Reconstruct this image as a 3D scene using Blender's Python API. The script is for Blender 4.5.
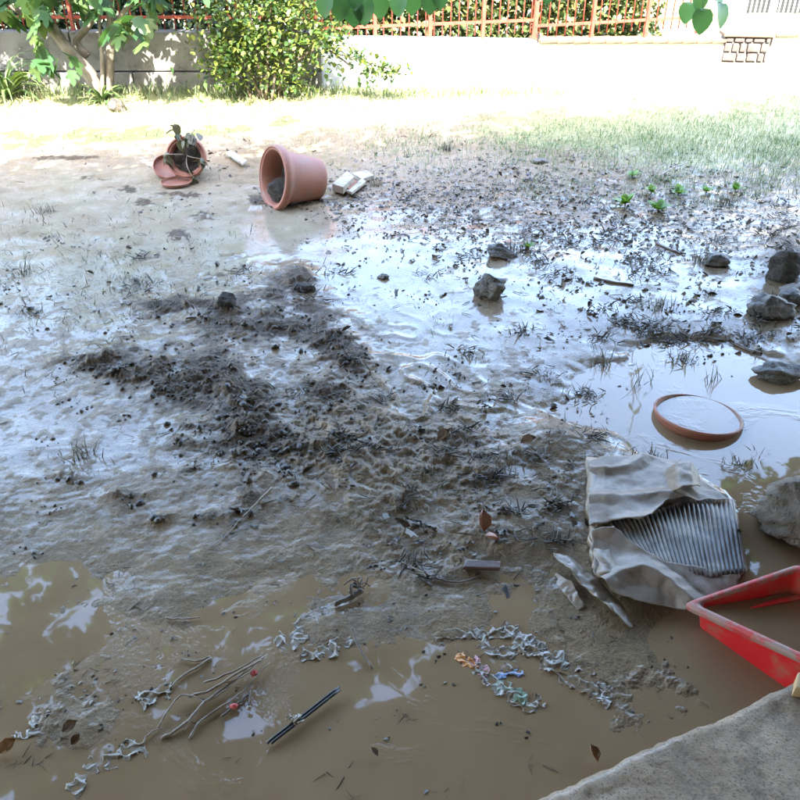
import bpy, bmesh, math, random
import numpy as np
from mathutils import Vector, Matrix, Euler

for o in list(bpy.data.objects):
    bpy.data.objects.remove(o)
sc = bpy.context.scene
C = sc.collection
random.seed(7)
rng = np.random.default_rng(7)

# ------------------------------------------------------------------ camera
CAM_H, PITCH, FPX = 1.75, math.radians(33.0), 785.0
cam_d = bpy.data.cameras.new('camera'); cam = bpy.data.objects.new('camera', cam_d); C.objects.link(cam)
cam.location = (0, 0, CAM_H); cam.rotation_euler = (math.pi/2 - PITCH, 0, 0)
cam_d.sensor_width = 36; cam_d.lens = 36*FPX/800; cam_d.clip_start = .02; cam_d.clip_end = 2000
sc.camera = cam

# ------------------------------------------------------------------ light
SUN_EL, SUN_TRAVEL = math.radians(46.5), Vector((0.10, 0.995, 0)).normalized()
w = bpy.data.worlds.new('World'); sc.world = w; w.use_nodes = True
nt = w.node_tree
bg = nt.nodes['Background']
sky = nt.nodes.new('ShaderNodeTexSky'); sky.sky_type = 'NISHITA'; sky.sun_disc = False
sky.sun_elevation = SUN_EL
sky.sun_rotation = math.atan2(-SUN_TRAVEL.x, -SUN_TRAVEL.y)
sky.air_density = 1.1; sky.dust_density = 2.6; sky.ozone_density = 1.2
nt.links.new(sky.outputs[0], bg.inputs[0]); bg.inputs[1].default_value = 0.15
sd = bpy.data.lights.new('sun', 'SUN'); sd.energy = 2.0; sd.angle = math.radians(.5); sd.color = (1, .95, .87)
so = bpy.data.objects.new('sun', sd); C.objects.link(so)
trav = Vector((SUN_TRAVEL.x*math.cos(SUN_EL), SUN_TRAVEL.y*math.cos(SUN_EL), -math.sin(SUN_EL)))
so.rotation_euler = trav.to_track_quat('-Z', 'Y').to_euler(); so.location = (0, -5, 12)
sc.view_settings.view_transform = 'Standard'; sc.view_settings.look = 'None'
sc.view_settings.gamma = 1; sc.view_settings.use_curve_mapping = False
sc.view_settings.exposure = 4.5

# ------------------------------------------------------------------ pixel <-> place
CT, ST = math.cos(PITCH), math.sin(PITCH)
def ray(px, py):
    a, b = (px-400)/FPX, (py-400)/FPX
    return Vector((a, CT - b*ST, -ST - b*CT))
def P(px, py, z=0.0):
    r = ray(px, py); t = (z-CAM_H)/r.z
    return Vector((r.x*t, r.y*t, z))
def at(px, py, Y):
    r = ray(px, py); t = Y/r.y
    return Vector((r.x*t, Y, CAM_H + r.z*t))
def pix(x, y):                                   # pixel of a ground point, arrays
    yy = np.maximum(y, -.3)
    zc = yy*CT + CAM_H*ST
    up = yy*ST - CAM_H*CT
    return 400 + FPX*x/zc, 400 - FPX*up/zc

# ------------------------------------------------------------------ noise
_perm = np.random.default_rng(3).permutation(512).astype(np.int64)
_ang = np.random.default_rng(4).random(512)*2*np.pi
_gx, _gy = np.cos(_ang), np.sin(_ang)
def perlin(x, y, seed=0):
    xi = np.floor(x).astype(np.int64); yi = np.floor(y).astype(np.int64)
    fx, fy = x-xi, y-yi
    u = fx*fx*fx*(fx*(fx*6-15)+10); v = fy*fy*fy*(fy*(fy*6-15)+10)
    def g(ix, iy, dx, dy):
        h = _perm[(_perm[(ix+seed*37) & 511] + iy) & 511]
        return _gx[h]*dx + _gy[h]*dy
    a = g(xi, yi, fx, fy); b = g(xi+1, yi, fx-1, fy)
    c = g(xi, yi+1, fx, fy-1); d = g(xi+1, yi+1, fx-1, fy-1)
    return 1.5*((a*(1-u)+b*u)*(1-v) + (c*(1-u)+d*u)*v)
def fbm(x, y, f, n=3, seed=0):
    s = 0; a = 1
    for k in range(n):
        s = s + a*perlin(x*f, y*f, seed+k); a *= .5; f *= 2.07
    return s
def blob(px, py, L):
    s = 0
    for cx, cy, rx, ry, d in L:
        s = s + d*np.exp(-(((px-cx)/rx)**2 + ((py-cy)/ry)**2))
    return s
def sstep(a, b, x):
    t = np.clip((x-a)/(b-a), 0, 1); return t*t*(3-2*t)

MOUND = [(125,372,55,16,.9),(165,380,60,22,1),(240,325,45,20,1),(180,315,50,12,.9),(285,300,26,20,.9),(215,400,45,35,1),
         (300,285,12,10,1),(335,350,22,35,.6),(265,425,40,30,.7),(240,450,25,30,.5),(310,340,40,25,.6),(95,365,30,10,.7),(330,400,25,35,.55),(290,460,35,25,.5),(200,440,30,14,.6),(360,370,18,30,.4),(130,500,28,7,.55),(185,478,24,7,.6),(212,520,20,7,.55),(250,505,14,12,.4),(165,520,18,7,.5),(60,480,26,6,.4)]
FOOT = [(178,241,13,6,1),(205,223,15,5,1),(128,197,10,4,1),(148,210,14,4,1),(178,203,24,4,1),(95,187,15,3,1),(70,166,34,3,.9),(262,206,14,5,1),(300,211,45,5,.75),(360,205,30,5,.6),(185,190,20,4,.7),(235,265,12,5,.9),(215,283,26,4,.6)]
LEVEL_Y = [-110, 60, 100, 150, 200, 300, 400, 480, 540, 575, 650, 800, 1500]
LEVEL_H = [.14, .11, .085, .065, .05, .034, .024, .018, .008, .001, -.0055, -.011, -.04]
POOL = [None]
def fields(x, y):
    px, py = pix(x, y)
    mound = np.clip(blob(px, py, MOUND), 0, 1.15)*(.42+.58*sstep(-.30, .15, fbm(x, y, 4.5, 3, 71)))
    h = np.interp(py, LEVEL_Y, LEVEL_H)
    puddle = blob(px, py, [(725,395,95,40,1),(800,420,60,40,.8),(770,478,60,24,1.0),(640,380,60,32,.72),(590,415,55,24,.6),(690,352,60,14,.5),(690,440,55,22,.8),(770,570,50,45,1.3),(720,640,50,25,.6)])
    puddle = puddle*(1 + .55*fbm(x, y, 4.5, 3, 77))
    h = h - .06*puddle + .010*np.clip(blob(px, py, FOOT), 0, 1)*np.clip(.4+perlin(x*14, y*14, 79)+.6*perlin(x*34, y*34, 80), 0, 1.5)
    h = h + blob(px, py, [(560,440,34,22,.035),(300,480,90,60,.006),(430,470,110,50,.018),(490,535,70,22,.016),(640,690,75,50,.0085),(600,620,60,25,.004),
                          (70,720,75,50,.010),(60,620,60,30,.0),(180,560,90,30,.004),(330,620,40,30,.008),(640,530,80,70,.012),(130,490,90,30,.008),(320,560,70,25,.006),
                          (790,265,40,30,.05),(500,700,60,30,-.01),(280,700,120,40,-.006)])
    A = np.interp(py, [-110, 100, 180, 230, 300, 450, 560, 620, 800], [.5, .7, .8, .5, .32, .34, .32, .30, .28])
    A = A + blob(px, py, [(440,470,120,60,1.1),(330,430,70,60,.9),(520,190,190,45,.7),(640,690,90,60,.45),(70,720,90,60,.3),(600,260,150,60,.15),(430,560,120,20,.4)])
    chan = blob(px, py, [(370,275,60,55,1),(300,240,70,25,1),(420,360,45,45,.6),(120,215,130,30,.6),(180,250,90,30,.5)])
    A = A*(1-.75*np.clip(chan, 0, 1)) + 1.1*mound
    A = A*(1-.6*np.clip(puddle, 0, 1))
    n1 = fbm(x, y, 3.6, 2, 1)
    n2 = perlin(x*13, y*13, 5) + .4*perlin(x*24, y*24, 6)
    n3 = perlin(x*38, y*38, 7)
    n4 = 1-np.abs(perlin(x*70, y*70, 9))*2
    n5 = perlin(x*120, y*120, 11)
    hi = .0055*n2 + .0038*n3 + .0016*n4 + .0012*n5
    zone = blob(px, py, [(370,275,70,60,.006),(300,240,80,30,.006),(100,230,160,60,.003),(560,300,150,70,.0028),(640,330,120,60,.003),(90,460,130,60,.0012),(440,470,120,60,-.0035),(330,420,70,60,-.002),(520,190,190,40,-.003)])
    thr = .0002 + .0030*perlin(x*3.1, y*3.1, 73) + .0018*perlin(x*8, y*8, 74) + zone
    pool = 1 - sstep(0, .0012, hi-thr)
    hi = np.maximum(hi, thr) + .0004*n3*(hi < thr)*.3
    h = h + .010*n1*np.minimum(A, 1.2) + A*hi*1.15
    # clods in the dug-over patch
    b = np.maximum(0, perlin(x*9+3, y*9, 15)+.12) + .6*np.maximum(0, perlin(x*22, y*22, 16)) + .30*np.abs(perlin(x*48, y*48, 17)) + .14*perlin(x*95, y*95, 18)
    h = h + mound*(.008 + .027*b)
    # flow ripples on the left, lying across the view
    rip = blob(px, py, [(90,480,140,50,1),(200,580,170,60,.8),(640,680,90,60,.5),(60,700,90,70,.6)])
    h = h + np.clip(rip, 0, 1)*(.0016*perlin(x*6+3*perlin(x*3,y*3,28), y*19+2*perlin(x*5,y*5,29), 21) + .0007*perlin(x*26, y*50, 22))
    h = h + np.exp(-((py-585)/75)**2)*.0085*fbm(x, y, 2.4, 3, 27)
    # torn tracks through the middle
    tr = blob(px, py, [(400,420,60,70,1),(340,440,40,60,.7),(480,420,60,40,.5)])
    h = h + np.clip(tr, 0, 1)*.012*np.maximum(0, 1-4*np.abs(perlin(x*7+y*2, y*5, 25)))
    POOL[0] = pool*(1-np.clip(mound, 0, 1))
    return h, px, py, mound, puddle, chan
def H1(x, y):
    return float(fields(np.array([x]), np.array([y]))[0][0])
def G(px, py, lift=0.0):
    z = 0.0
    for _ in range(4):
        p = P(px, py, z+lift); z = max(H1(p.x, p.y), 0.0)
    p = P(px, py, z+lift); return p
def Hs(x, y):
    return np.maximum(fields(x, y)[0], 0)
def Garr(px, py):
    px = np.asarray(px, float); py = np.asarray(py, float)
    z = np.zeros_like(px)
    for _ in range(3):
        a, b = (px-400)/FPX, (py-400)/FPX
        t = (z-CAM_H)/(-ST-b*CT)
        x, y = a*t, (CT-b*ST)*t
        z = Hs(x, y)
    return np.stack([x, y, z], 1)

# ------------------------------------------------------------------ materials
def S(r, g, b):
    f = lambda c: ((c/255+.055)/1.055)**2.4 if c > 10 else c/255/12.92
    return (f(r), f(g), f(b), 1)
class NT:
    def __init__(s, name):
        s.m = bpy.data.materials.new(name); s.m.use_nodes = True
        s.t = s.m.node_tree; s.b = s.t.nodes['Principled BSDF']; s.out = s.t.nodes['Material Output']
        s.co = s.t.nodes.new('ShaderNodeTexCoord')
    def n(s, typ, **kw):
        q = s.t.nodes.new('ShaderNode'+typ)
        for k, v in kw.items(): setattr(q, k, v)
        return q
    def l(s, a, b): s.t.links.new(a, b)
    def noise(s, scale, detail=4, rough=.55, dist=0, vec=None):
        q = s.n('TexNoise'); q.inputs['Scale'].default_value = scale; q.inputs['Detail'].default_value = detail
        q.inputs['Roughness'].default_value = rough; q.inputs['Distortion'].default_value = dist
        s.l(vec or s.co.outputs['Object'], q.inputs['Vector']); return q.outputs['Fac']
    def ramp(s, fac, stops):
        q = s.n('ValToRGB'); e = q.color_ramp.elements
        while len(e) < len(stops): e.new(.5)
        for i, (p, c) in enumerate(stops):
            e[i].position = p; e[i].color = c if len(c) == 4 else (*c, 1)
        s.l(fac, q.inputs[0]); return q.outputs[0]
    def mix(s, fac, a, b, mode='MIX'):
        q = s.n('Mix', data_type='RGBA', blend_type=mode)
        for sock, v in ((q.inputs[0], fac), (q.inputs[6], a), (q.inputs[7], b)):
            if hasattr(v, 'links') or hasattr(v, 'is_linked'): s.l(v, sock)
            else: sock.default_value = v
        return q.outputs[2]
    def math(s, op, a, b=0.0, clamp=False):
        q = s.n('Math', operation=op, use_clamp=clamp)
        for sock, v in ((q.inputs[0], a), (q.inputs[1], b)):
            if hasattr(v, 'is_linked'): s.l(v, sock)
            else: sock.default_value = v
        return q.outputs[0]
    def attr(s, name):
        q = s.n('Attribute'); q.attribute_name = name; return q.outputs['Fac']
    def bump(s, h, strength, dist, normal=None):
        q = s.n('Bump'); q.inputs['Strength'].default_value = strength; q.inputs['Distance'].default_value = dist
        s.l(h, q.inputs['Height'])
        if normal: s.l(normal, q.inputs['Normal'])
        return q.outputs[0]
    def set(s, **kw):
        names = dict(color='Base Color', rough='Roughness', metal='Metallic', spec='Specular IOR Level', ior='IOR', normal='Normal',
                     coat='Coat Weight', coat_rough='Coat Roughness', coat_normal='Coat Normal', trans='Transmission Weight', alpha='Alpha')
        for k, v in kw.items():
            i = s.b.inputs[names[k]]
            if hasattr(v, 'is_linked'): s.l(v, i)
            else: i.default_value = v
        return s
M = {}
ALB = dict(cardboard=.66, concrete_=1, cardboard_wet=.75, flute=.7, clear_plastic=.75, wrap_white=.75, wrap_orange=.8, wrap_pink=.8, wrap_green=.8, wrap_blue=.8, twig=.75, twig_dark=.75, tan_wood=.8, bud_red=.8, dead_leaf=.8, orange_leaf=.8, red_leaf=.8, soil=.8, white_plaster=.6, red_iron=.6, white_iron=1, red_plastic=.75, roof_boards=1, house_plaster=1, far_plaster=.35, concrete=.5, pink_stone=.24, mortar=.3, terracotta=.46, boulder_stone=.7, orange_tile=.24, rock_dark=.5, rock_pale=.5, bark=.5, brown_board=.8, black_plastic=.7)
def simple(name, c1, c2, rough=.7, scale=8, bscale=40, bstr=.3, bdist=.01, coat=0, detail=5, dirt=None, dscale=3, dlo=.5, dhi=.65):
    k_ = ALB.get(name, .55); c1, c2 = [tuple(c*k_ for c in q[:3])+(1,) for q in (c1, c2)]
    if dirt: dirt = tuple(c*k_ for c in dirt[:3])+(1,)
    s = NT(name)
    col = s.mix(s.ramp(s.noise(scale, detail), [(.3, (0,0,0)), (.7, (1,1,1))]), c1, c2)
    if dirt:
        col = s.mix(s.ramp(s.noise(dscale, 8, .65), [(dlo, (0,0,0)), (dhi, (1,1,1))]), col, dirt)
    s.set(color=col, rough=rough, coat=coat, coat_rough=.34 if name in ('cardboard', 'cardboard_wet', 'flute', 'rock_dark') else .12)
    if bstr: s.set(normal=s.bump(s.noise(bscale, 6, .6), bstr, bdist))
    M[name] = s.m; return s
KLEAF = dict(litter=.9, muddy_blade=.8, grass_blade=1.0, vine_leaf=.75, shaded_leaf=.6, young_leaf=.7)
def leafmat(name, stops, rough=.5, trans=.35, attr='rnd'):
    s = NT(name)
    stops = [(p, tuple(c*KLEAF.get(name, .55) for c in q)) for p, q in stops]
    col = s.ramp(s.attr(attr), stops)
    s.set(color=col, rough=rough)
    tr = s.n('BsdfTranslucent'); s.l(s.mix(1.0, col, (1.15, 1.2, .6, 1), 'MULTIPLY'), tr.inputs[0])
    mx = s.n('MixShader'); mx.inputs[0].default_value = trans
    s.l(s.b.outputs[0], mx.inputs[1]); s.l(tr.outputs[0], mx.inputs[2]); s.l(mx.outputs[0], s.out.inputs[0])
    M[name] = s.m

# mud
s = NT('mud')
dark, wet, dry, green = s.attr('dark'), s.attr('wet'), s.attr('dry'), s.attr('green')  # dry carries the dry strip and the sky sheen painted on the silt
nA, nB, nC = s.noise(2.2, 6, .6), s.noise(14, 6, .65), s.noise(70, 4, .6)
silt = s.ramp(nA, [(.3, (.160,.102,.053)), (.55, (.214,.145,.080)), (.75, (.238,.170,.095))])
silt = s.mix(s.ramp(nB, [(.35, (0,0,0)), (.7, (.8,.8,.8))]), silt, (.110,.077,.046,1))
silt = s.mix(green, silt, (.19,.16,.085,1))
clod = s.ramp(nC, [(.3, (.032,.021,.013)), (.7, (.105,.072,.044))])
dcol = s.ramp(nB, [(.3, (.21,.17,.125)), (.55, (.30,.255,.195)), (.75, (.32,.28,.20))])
col = s.mix(dry, silt, dcol)  # pale tone: dry strip, plus painted sky sheen on the wet silt
lawn = s.ramp(nC, [(.3, (.10,.105,.04)), (.5, (.19,.20,.085)), (.7, (.27,.25,.13))])
col = s.mix(s.attr('lawn'), col, lawn)
col = s.mix(dark, col, clod)
spk = s.n('TexVoronoi'); spk.inputs['Scale'].default_value = 55; s.l(s.co.outputs['Object'], spk.inputs['Vector'])
spots = s.ramp(spk.outputs['Distance'], [(.10, (1,1,1)), (.2, (0,0,0))])
spots = s.math('MULTIPLY', spots, s.ramp(s.noise(5, 5), [(.48, (0,0,0)), (.62, (.8,.8,.8))]))
col = s.mix(s.math('MULTIPLY', s.ramp(s.noise(130, 5, .7), [(.50, (0,0,0)), (.62, (.55,.55,.55))]), s.ramp(s.noise(6, 5, .6), [(.4, (.2,.2,.2)), (.6, (1,1,1))])), col, (.075,.050,.030,1))
col = s.mix(s.ramp(s.noise(45, 6, .7), [(.56, (0,0,0)), (.66, (.5,.5,.5))]), col, (.27,.195,.12,1))
col = s.mix(spots, col, (.022,.016,.010,1))
rgh = s.math('MULTIPLY_ADD', nB, .35); rgh.node.inputs[2].default_value = .42
bn = s.bump(s.noise(95, 5, .62), .8, .008)
bn = s.bump(s.noise(28, 5, .6), .22, .012, bn)
cbn = s.bump(s.noise(42, 4, .55), .10, .008)
s.set(color=col, rough=rgh, normal=bn, coat=wet, coat_rough=s.math('MULTIPLY_ADD', wet, -.27), coat_normal=cbn, spec=.12)
s.b.inputs['Coat Roughness'].links[0].from_node.inputs[2].default_value = .34
s.b.inputs['Coat IOR'].default_value = 1.40
M['mud'] = s.m

# murky water
s = NT('water')
col = s.ramp(s.noise(1.7, 6, .6, .6), [(.3, (.185,.118,.064)), (.55, (.225,.150,.086)), (.75, (.245,.172,.103))])
nb = s.bump(s.noise(5, 3, .5), .05, .012)
rm = s.math('MULTIPLY', s.noise(75, 3, .5), s.ramp(s.noise(2.3, 5, .65, .8), [(.54, (0,0,0)), (.64, (1,1,1))]))
nb = s.bump(rm, .30, .006, nb)
s.set(color=col, rough=.03, ior=1.45, normal=nb)
M['water'] = s.m

simple('concrete', (.20,.185,.165,1), (.33,.31,.28,1), .75, 4, 60, .5, .006, dirt=(.12,.11,.09,1), dscale=5)
s = NT('step_concrete')
c0 = s.ramp(s.noise(5, 8, .7), [(.3, (.15,.100,.060)), (.5, (.235,.165,.104)), (.7, (.33,.245,.165))])
c0 = s.mix(s.ramp(s.noise(11, 8, .7), [(.52, (0,0,0)), (.68, (1,1,1))]), c0, (.12,.088,.058,1))
c0 = s.mix(s.ramp(s.noise(160, 2, .5), [(.56, (0,0,0)), (.66, (.7,.7,.7))]), c0, (.045,.038,.032,1))
damp = s.ramp(s.noise(3.2, 6, .6), [(.45, (0,0,0)), (.6, (.35,.35,.35))])
s.set(color=c0, rough=.7, coat=damp, coat_rough=.28, normal=s.bump(s.noise(120, 6, .65), .7, .004, s.bump(s.noise(26, 5, .6), .4, .012)))
M['step_concrete'] = s.m
simple('white_plaster', (.72,.70,.66,1), (.80,.79,.76,1), .85, 3, 50, .2, .004, dirt=(.55,.50,.42,1), dscale=4, dlo=.55, dhi=.75)
simple('orange_tile', (.52,.26,.14,1), (.60,.34,.20,1), .8, 12)
simple('pink_stone', (.20,.14,.13,1), (.33,.26,.24,1), .9, 9)
simple('mortar', (.42,.38,.35,1), (.5,.46,.43,1), .9, 9)
simple('red_iron', (.42,.06,.035,1), (.52,.10,.06,1), .5, 15, bstr=.1)
simple('white_iron', (.70,.70,.70,1), (.8,.8,.8,1), .5, 15, bstr=.05)
simple('terracotta', (.44,.150,.085,1), (.52,.20,.125,1), .6, 6, 70, .2, .003, dirt=(.38,.27,.20,1), dscale=9, dlo=.5, dhi=.72)
simple('soil', (.018,.014,.011,1), (.06,.047,.036,1), .95, 30, 60, 1, .02)
simple('cream_board', (.50,.42,.32,1), (.60,.54,.45,1), .8, 14, dirt=(.30,.23,.16,1), dscale=20)
simple('brick_red', (.33,.13,.08,1), (.42,.19,.12,1), .85, 14)
simple('rock_dark', (.055,.047,.040,1), (.16,.135,.11,1), .6, 9, 30, .9, .03, coat=.15, dirt=(.15,.115,.08,1), dscale=6, dlo=.5, dhi=.62)
simple('boulder_stone', (.075,.056,.040,1), (.20,.155,.115,1), .8, 7, 26, 1.0, .04, dirt=(.26,.215,.165,1), dscale=4, dlo=.5, dhi=.65)
simple('rock_pale', (.22,.19,.16,1), (.34,.30,.26,1), .8, 9, 30, .8, .02, dirt=(.12,.10,.08,1), dscale=7)
simple('cardboard', (.25,.19,.145,1), (.36,.29,.23,1), .7, 6, 70, .4, .004, coat=.3, dirt=(.18,.125,.08,1), dscale=8, dlo=.44, dhi=.58)
simple('cardboard_wet', (.19,.125,.07,1), (.27,.19,.115,1), .55, 12, 80, .3, .003, coat=.5, dirt=(.12,.085,.05,1), dscale=9)
simple('flute', (.17,.13,.10,1), (.33,.27,.22,1), .5, 12, 90, .4, .003, coat=.4, dirt=(.07,.05,.04,1), dscale=7, dlo=.46, dhi=.56)
simple('red_plastic', (.55,.012,.018,1), (.62,.03,.03,1), .32, 5, 50, .05, .002, dirt=(.34,.13,.085,1), dscale=9, dlo=.5, dhi=.68)
simple('red_scuffed', (.40,.19,.15,1), (.34,.24,.19,1), .6, 14, 60, .3, .003, dirt=(.60,.03,.03,1), dscale=8, dlo=.46, dhi=.54)
simple('tan_wood', (.42,.27,.13,1), (.52,.36,.19,1), .7, 12)
simple('bark', (.20,.165,.125,1), (.36,.31,.25,1), .85, 14, 40, .5, .01)
simple('stem', (.10,.07,.045,1), (.19,.14,.09,1), .8, 20)
simple('twig', (.16,.11,.075,1), (.34,.27,.20,1), .6, 40, 90, .4, .004, coat=.3)
simple('twig_dark', (.06,.04,.028,1), (.15,.10,.07,1), .6, 40, 90, .4, .004, coat=.3)
simple('bud_red', (.42,.02,.03,1), (.55,.10,.09,1), .6, 60)
simple('black_plastic', (.012,.012,.014,1), (.03,.03,.034,1), .35, 20, 60, .1, .002, dirt=(.16,.12,.08,1), dscale=18, dlo=.55, dhi=.7)
simple('clear_plastic', (.19,.135,.08,1), (.27,.21,.14,1), .42, 18, 60, .3, .003, coat=.25, dirt=(.17,.13,.085,1), dscale=16, dlo=.5, dhi=.6)
simple('wrap_white', (.26,.22,.17,1), (.42,.39,.35,1), .42, 20, 60, .3, .003, coat=.25, dirt=(.18,.13,.08,1), dscale=22, dlo=.44, dhi=.56)
simple('wrap_orange', (.62,.14,.04,1), (.66,.34,.06,1), .45, 25, coat=.2)
simple('wrap_pink', (.55,.12,.17,1), (.62,.40,.38,1), .45, 25, coat=.2)
simple('wrap_green', (.10,.22,.11,1), (.36,.36,.30,1), .45, 25, coat=.2, dirt=(.22,.17,.11,1), dscale=20)
simple('wrap_blue', (.05,.13,.30,1), (.30,.34,.42,1), .45, 25, coat=.2)
simple('brown_board', (.055,.022,.014,1), (.11,.05,.035,1), .55, 30, coat=.4)
simple('dead_leaf', (.09,.05,.025,1), (.18,.105,.055,1), .7, 40, coat=.1)
simple('orange_leaf', (.42,.20,.05,1), (.22,.10,.03,1), .6, 40, coat=.3)
simple('red_leaf', (.40,.10,.055,1), (.34,.19,.13,1), .6, 30, coat=.3)
simple('house_plaster', (.55,.50,.42,1), (.62,.58,.50,1), .9, 4)
simple('roof_boards', (.10,.065,.04,1), (.16,.11,.07,1), .85, 6)
simple('far_plaster', (.62,.60,.62,1), (.68,.67,.70,1), .9, 2)
simple('dark_glass', (.02,.022,.025,1), (.04,.042,.045,1), .2, 3)
leafmat('fig_leaf', [(0,(.045,.12,.045)),(.6,(.08,.19,.06)),(1,(.20,.28,.07))], .5, .4)
leafmat('bush_leaf', [(0,(.03,.075,.018)),(.5,(.10,.18,.035)),(1,(.34,.38,.08))], .4, .4)
leafmat('hedge_leaf', [(0,(.04,.085,.02)),(.5,(.10,.15,.04)),(1,(.34,.30,.10))], .45, .3)
leafmat('shaded_leaf', [(0,(.012,.03,.012)),(1,(.04,.075,.03))], .45, .2)  # hedge leaf with deep shade put into its colour
leafmat('vine_leaf', [(0,(.05,.13,.05)),(1,(.10,.22,.075))], .4, .4)
leafmat('strap_leaf', [(0,(.07,.15,.05)),(1,(.26,.33,.12))], .45, .3)
leafmat('grass_blade', [(0,(.06,.11,.04)),(.45,(.14,.20,.085)),(.75,(.26,.26,.14)),(1,(.34,.31,.20))], .6, .3)
leafmat('muddy_blade', [(0,(.035,.04,.02)),(.5,(.09,.085,.05)),(1,(.22,.18,.12))], .6, .1)
leafmat('young_leaf', [(0,(.12,.26,.04)),(1,(.26,.42,.08))], .45, .35)
leafmat('litter', [(0,(.020,.014,.009)),(.4,(.05,.035,.022)),(.75,(.10,.078,.056)),(1,(.17,.14,.11))], .5, .0)
leafmat('wilted_leaf', [(0,(.07,.085,.03)),(1,(.16,.12,.06))], .5, .2)

# ------------------------------------------------------------------ mesh helpers
def link(name, me, mat, parent=None, loc=None):
    o = bpy.data.objects.new(name, me); C.objects.link(o)
    if mat is not None and me is not None and len(me.materials) == 0: me.materials.append(M[mat])
    if parent: o.parent = parent
    if loc is not None: o.location = loc
    return o
def tag(o, label=None, cat=None, group=None, kind=None):
    if label: o['label'] = label
    if cat: o['category'] = cat
    if group: o['group'] = group
    if kind: o['kind'] = kind
    return o
def thing(name, loc, label, cat, group=None, rz=0):
    o = bpy.data.objects.new(name, None); C.objects.link(o); o.location = loc; o.rotation_euler = (0, 0, rz)
    o.empty_display_size = .1
    return tag(o, label, cat, group)
def mesh_np(name, V, F, rnd=None, smooth=True):
    me = bpy.data.meshes.new(name); V = np.asarray(V, np.float32); F = np.asarray(F, np.int32); k = F.shape[1]
    me.vertices.add(len(V)); me.vertices.foreach_set('co', V.ravel())
    me.loops.add(F.size); me.loops.foreach_set('vertex_index', F.ravel())
    me.polygons.add(len(F)); me.polygons.foreach_set('loop_start', np.arange(0, F.size, k, dtype=np.int32))
    me.polygons.foreach_set('use_smooth', np.full(len(F), smooth))
    if rnd is not None:
        a = me.attributes.new('rnd', 'FLOAT', 'POINT'); a.data.foreach_set('value', np.asarray(rnd, np.float32))
    me.update(calc_edges=True); return me
def rots(yaw, pitch, roll):
    cy, sy, cp, sp, cr, sr = np.cos(yaw), np.sin(yaw), np.cos(pitch), np.sin(pitch), np.cos(roll), np.sin(roll)
    z = np.zeros_like(cy); o = np.ones_like(cy)
    Rz = np.stack([np.stack([cy,-sy,z],1), np.stack([sy,cy,z],1), np.stack([z,z,o],1)],1)
    Rx = np.stack([np.stack([o,z,z],1), np.stack([z,cp,-sp],1), np.stack([z,sp,cp],1)],1)
    Ry = np.stack([np.stack([cr,z,sr],1), np.stack([z,o,z],1), np.stack([-sr,z,cr],1)],1)
    return Rz @ Rx @ Ry
def inst(name, tmpl, pos, R, scale, mat, parent=None, rnd=None, smooth=True):
    TV, TF = tmpl; TV = np.asarray(TV, float); TF = np.asarray(TF, int)
    N, k = len(pos), len(TV)
    scale = np.asarray(scale, float)
    if scale.ndim == 1: scale = scale[:, None]
    if scale.shape[1] == 1: scale = np.repeat(scale, 3, 1)
    L = TV[None]*scale[:, None, :]
    V = np.einsum('nij,nkj->nki', R, L) + np.asarray(pos)[:, None, :]
    F = (TF[None] + (np.arange(N)*k)[:, None, None]).reshape(-1, TF.shape[1])
    if rnd is None: rnd = rng.random(N)
    return link(name, mesh_np(name, V.reshape(-1, 3), F, np.repeat(rnd, k), smooth), mat, parent)
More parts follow.
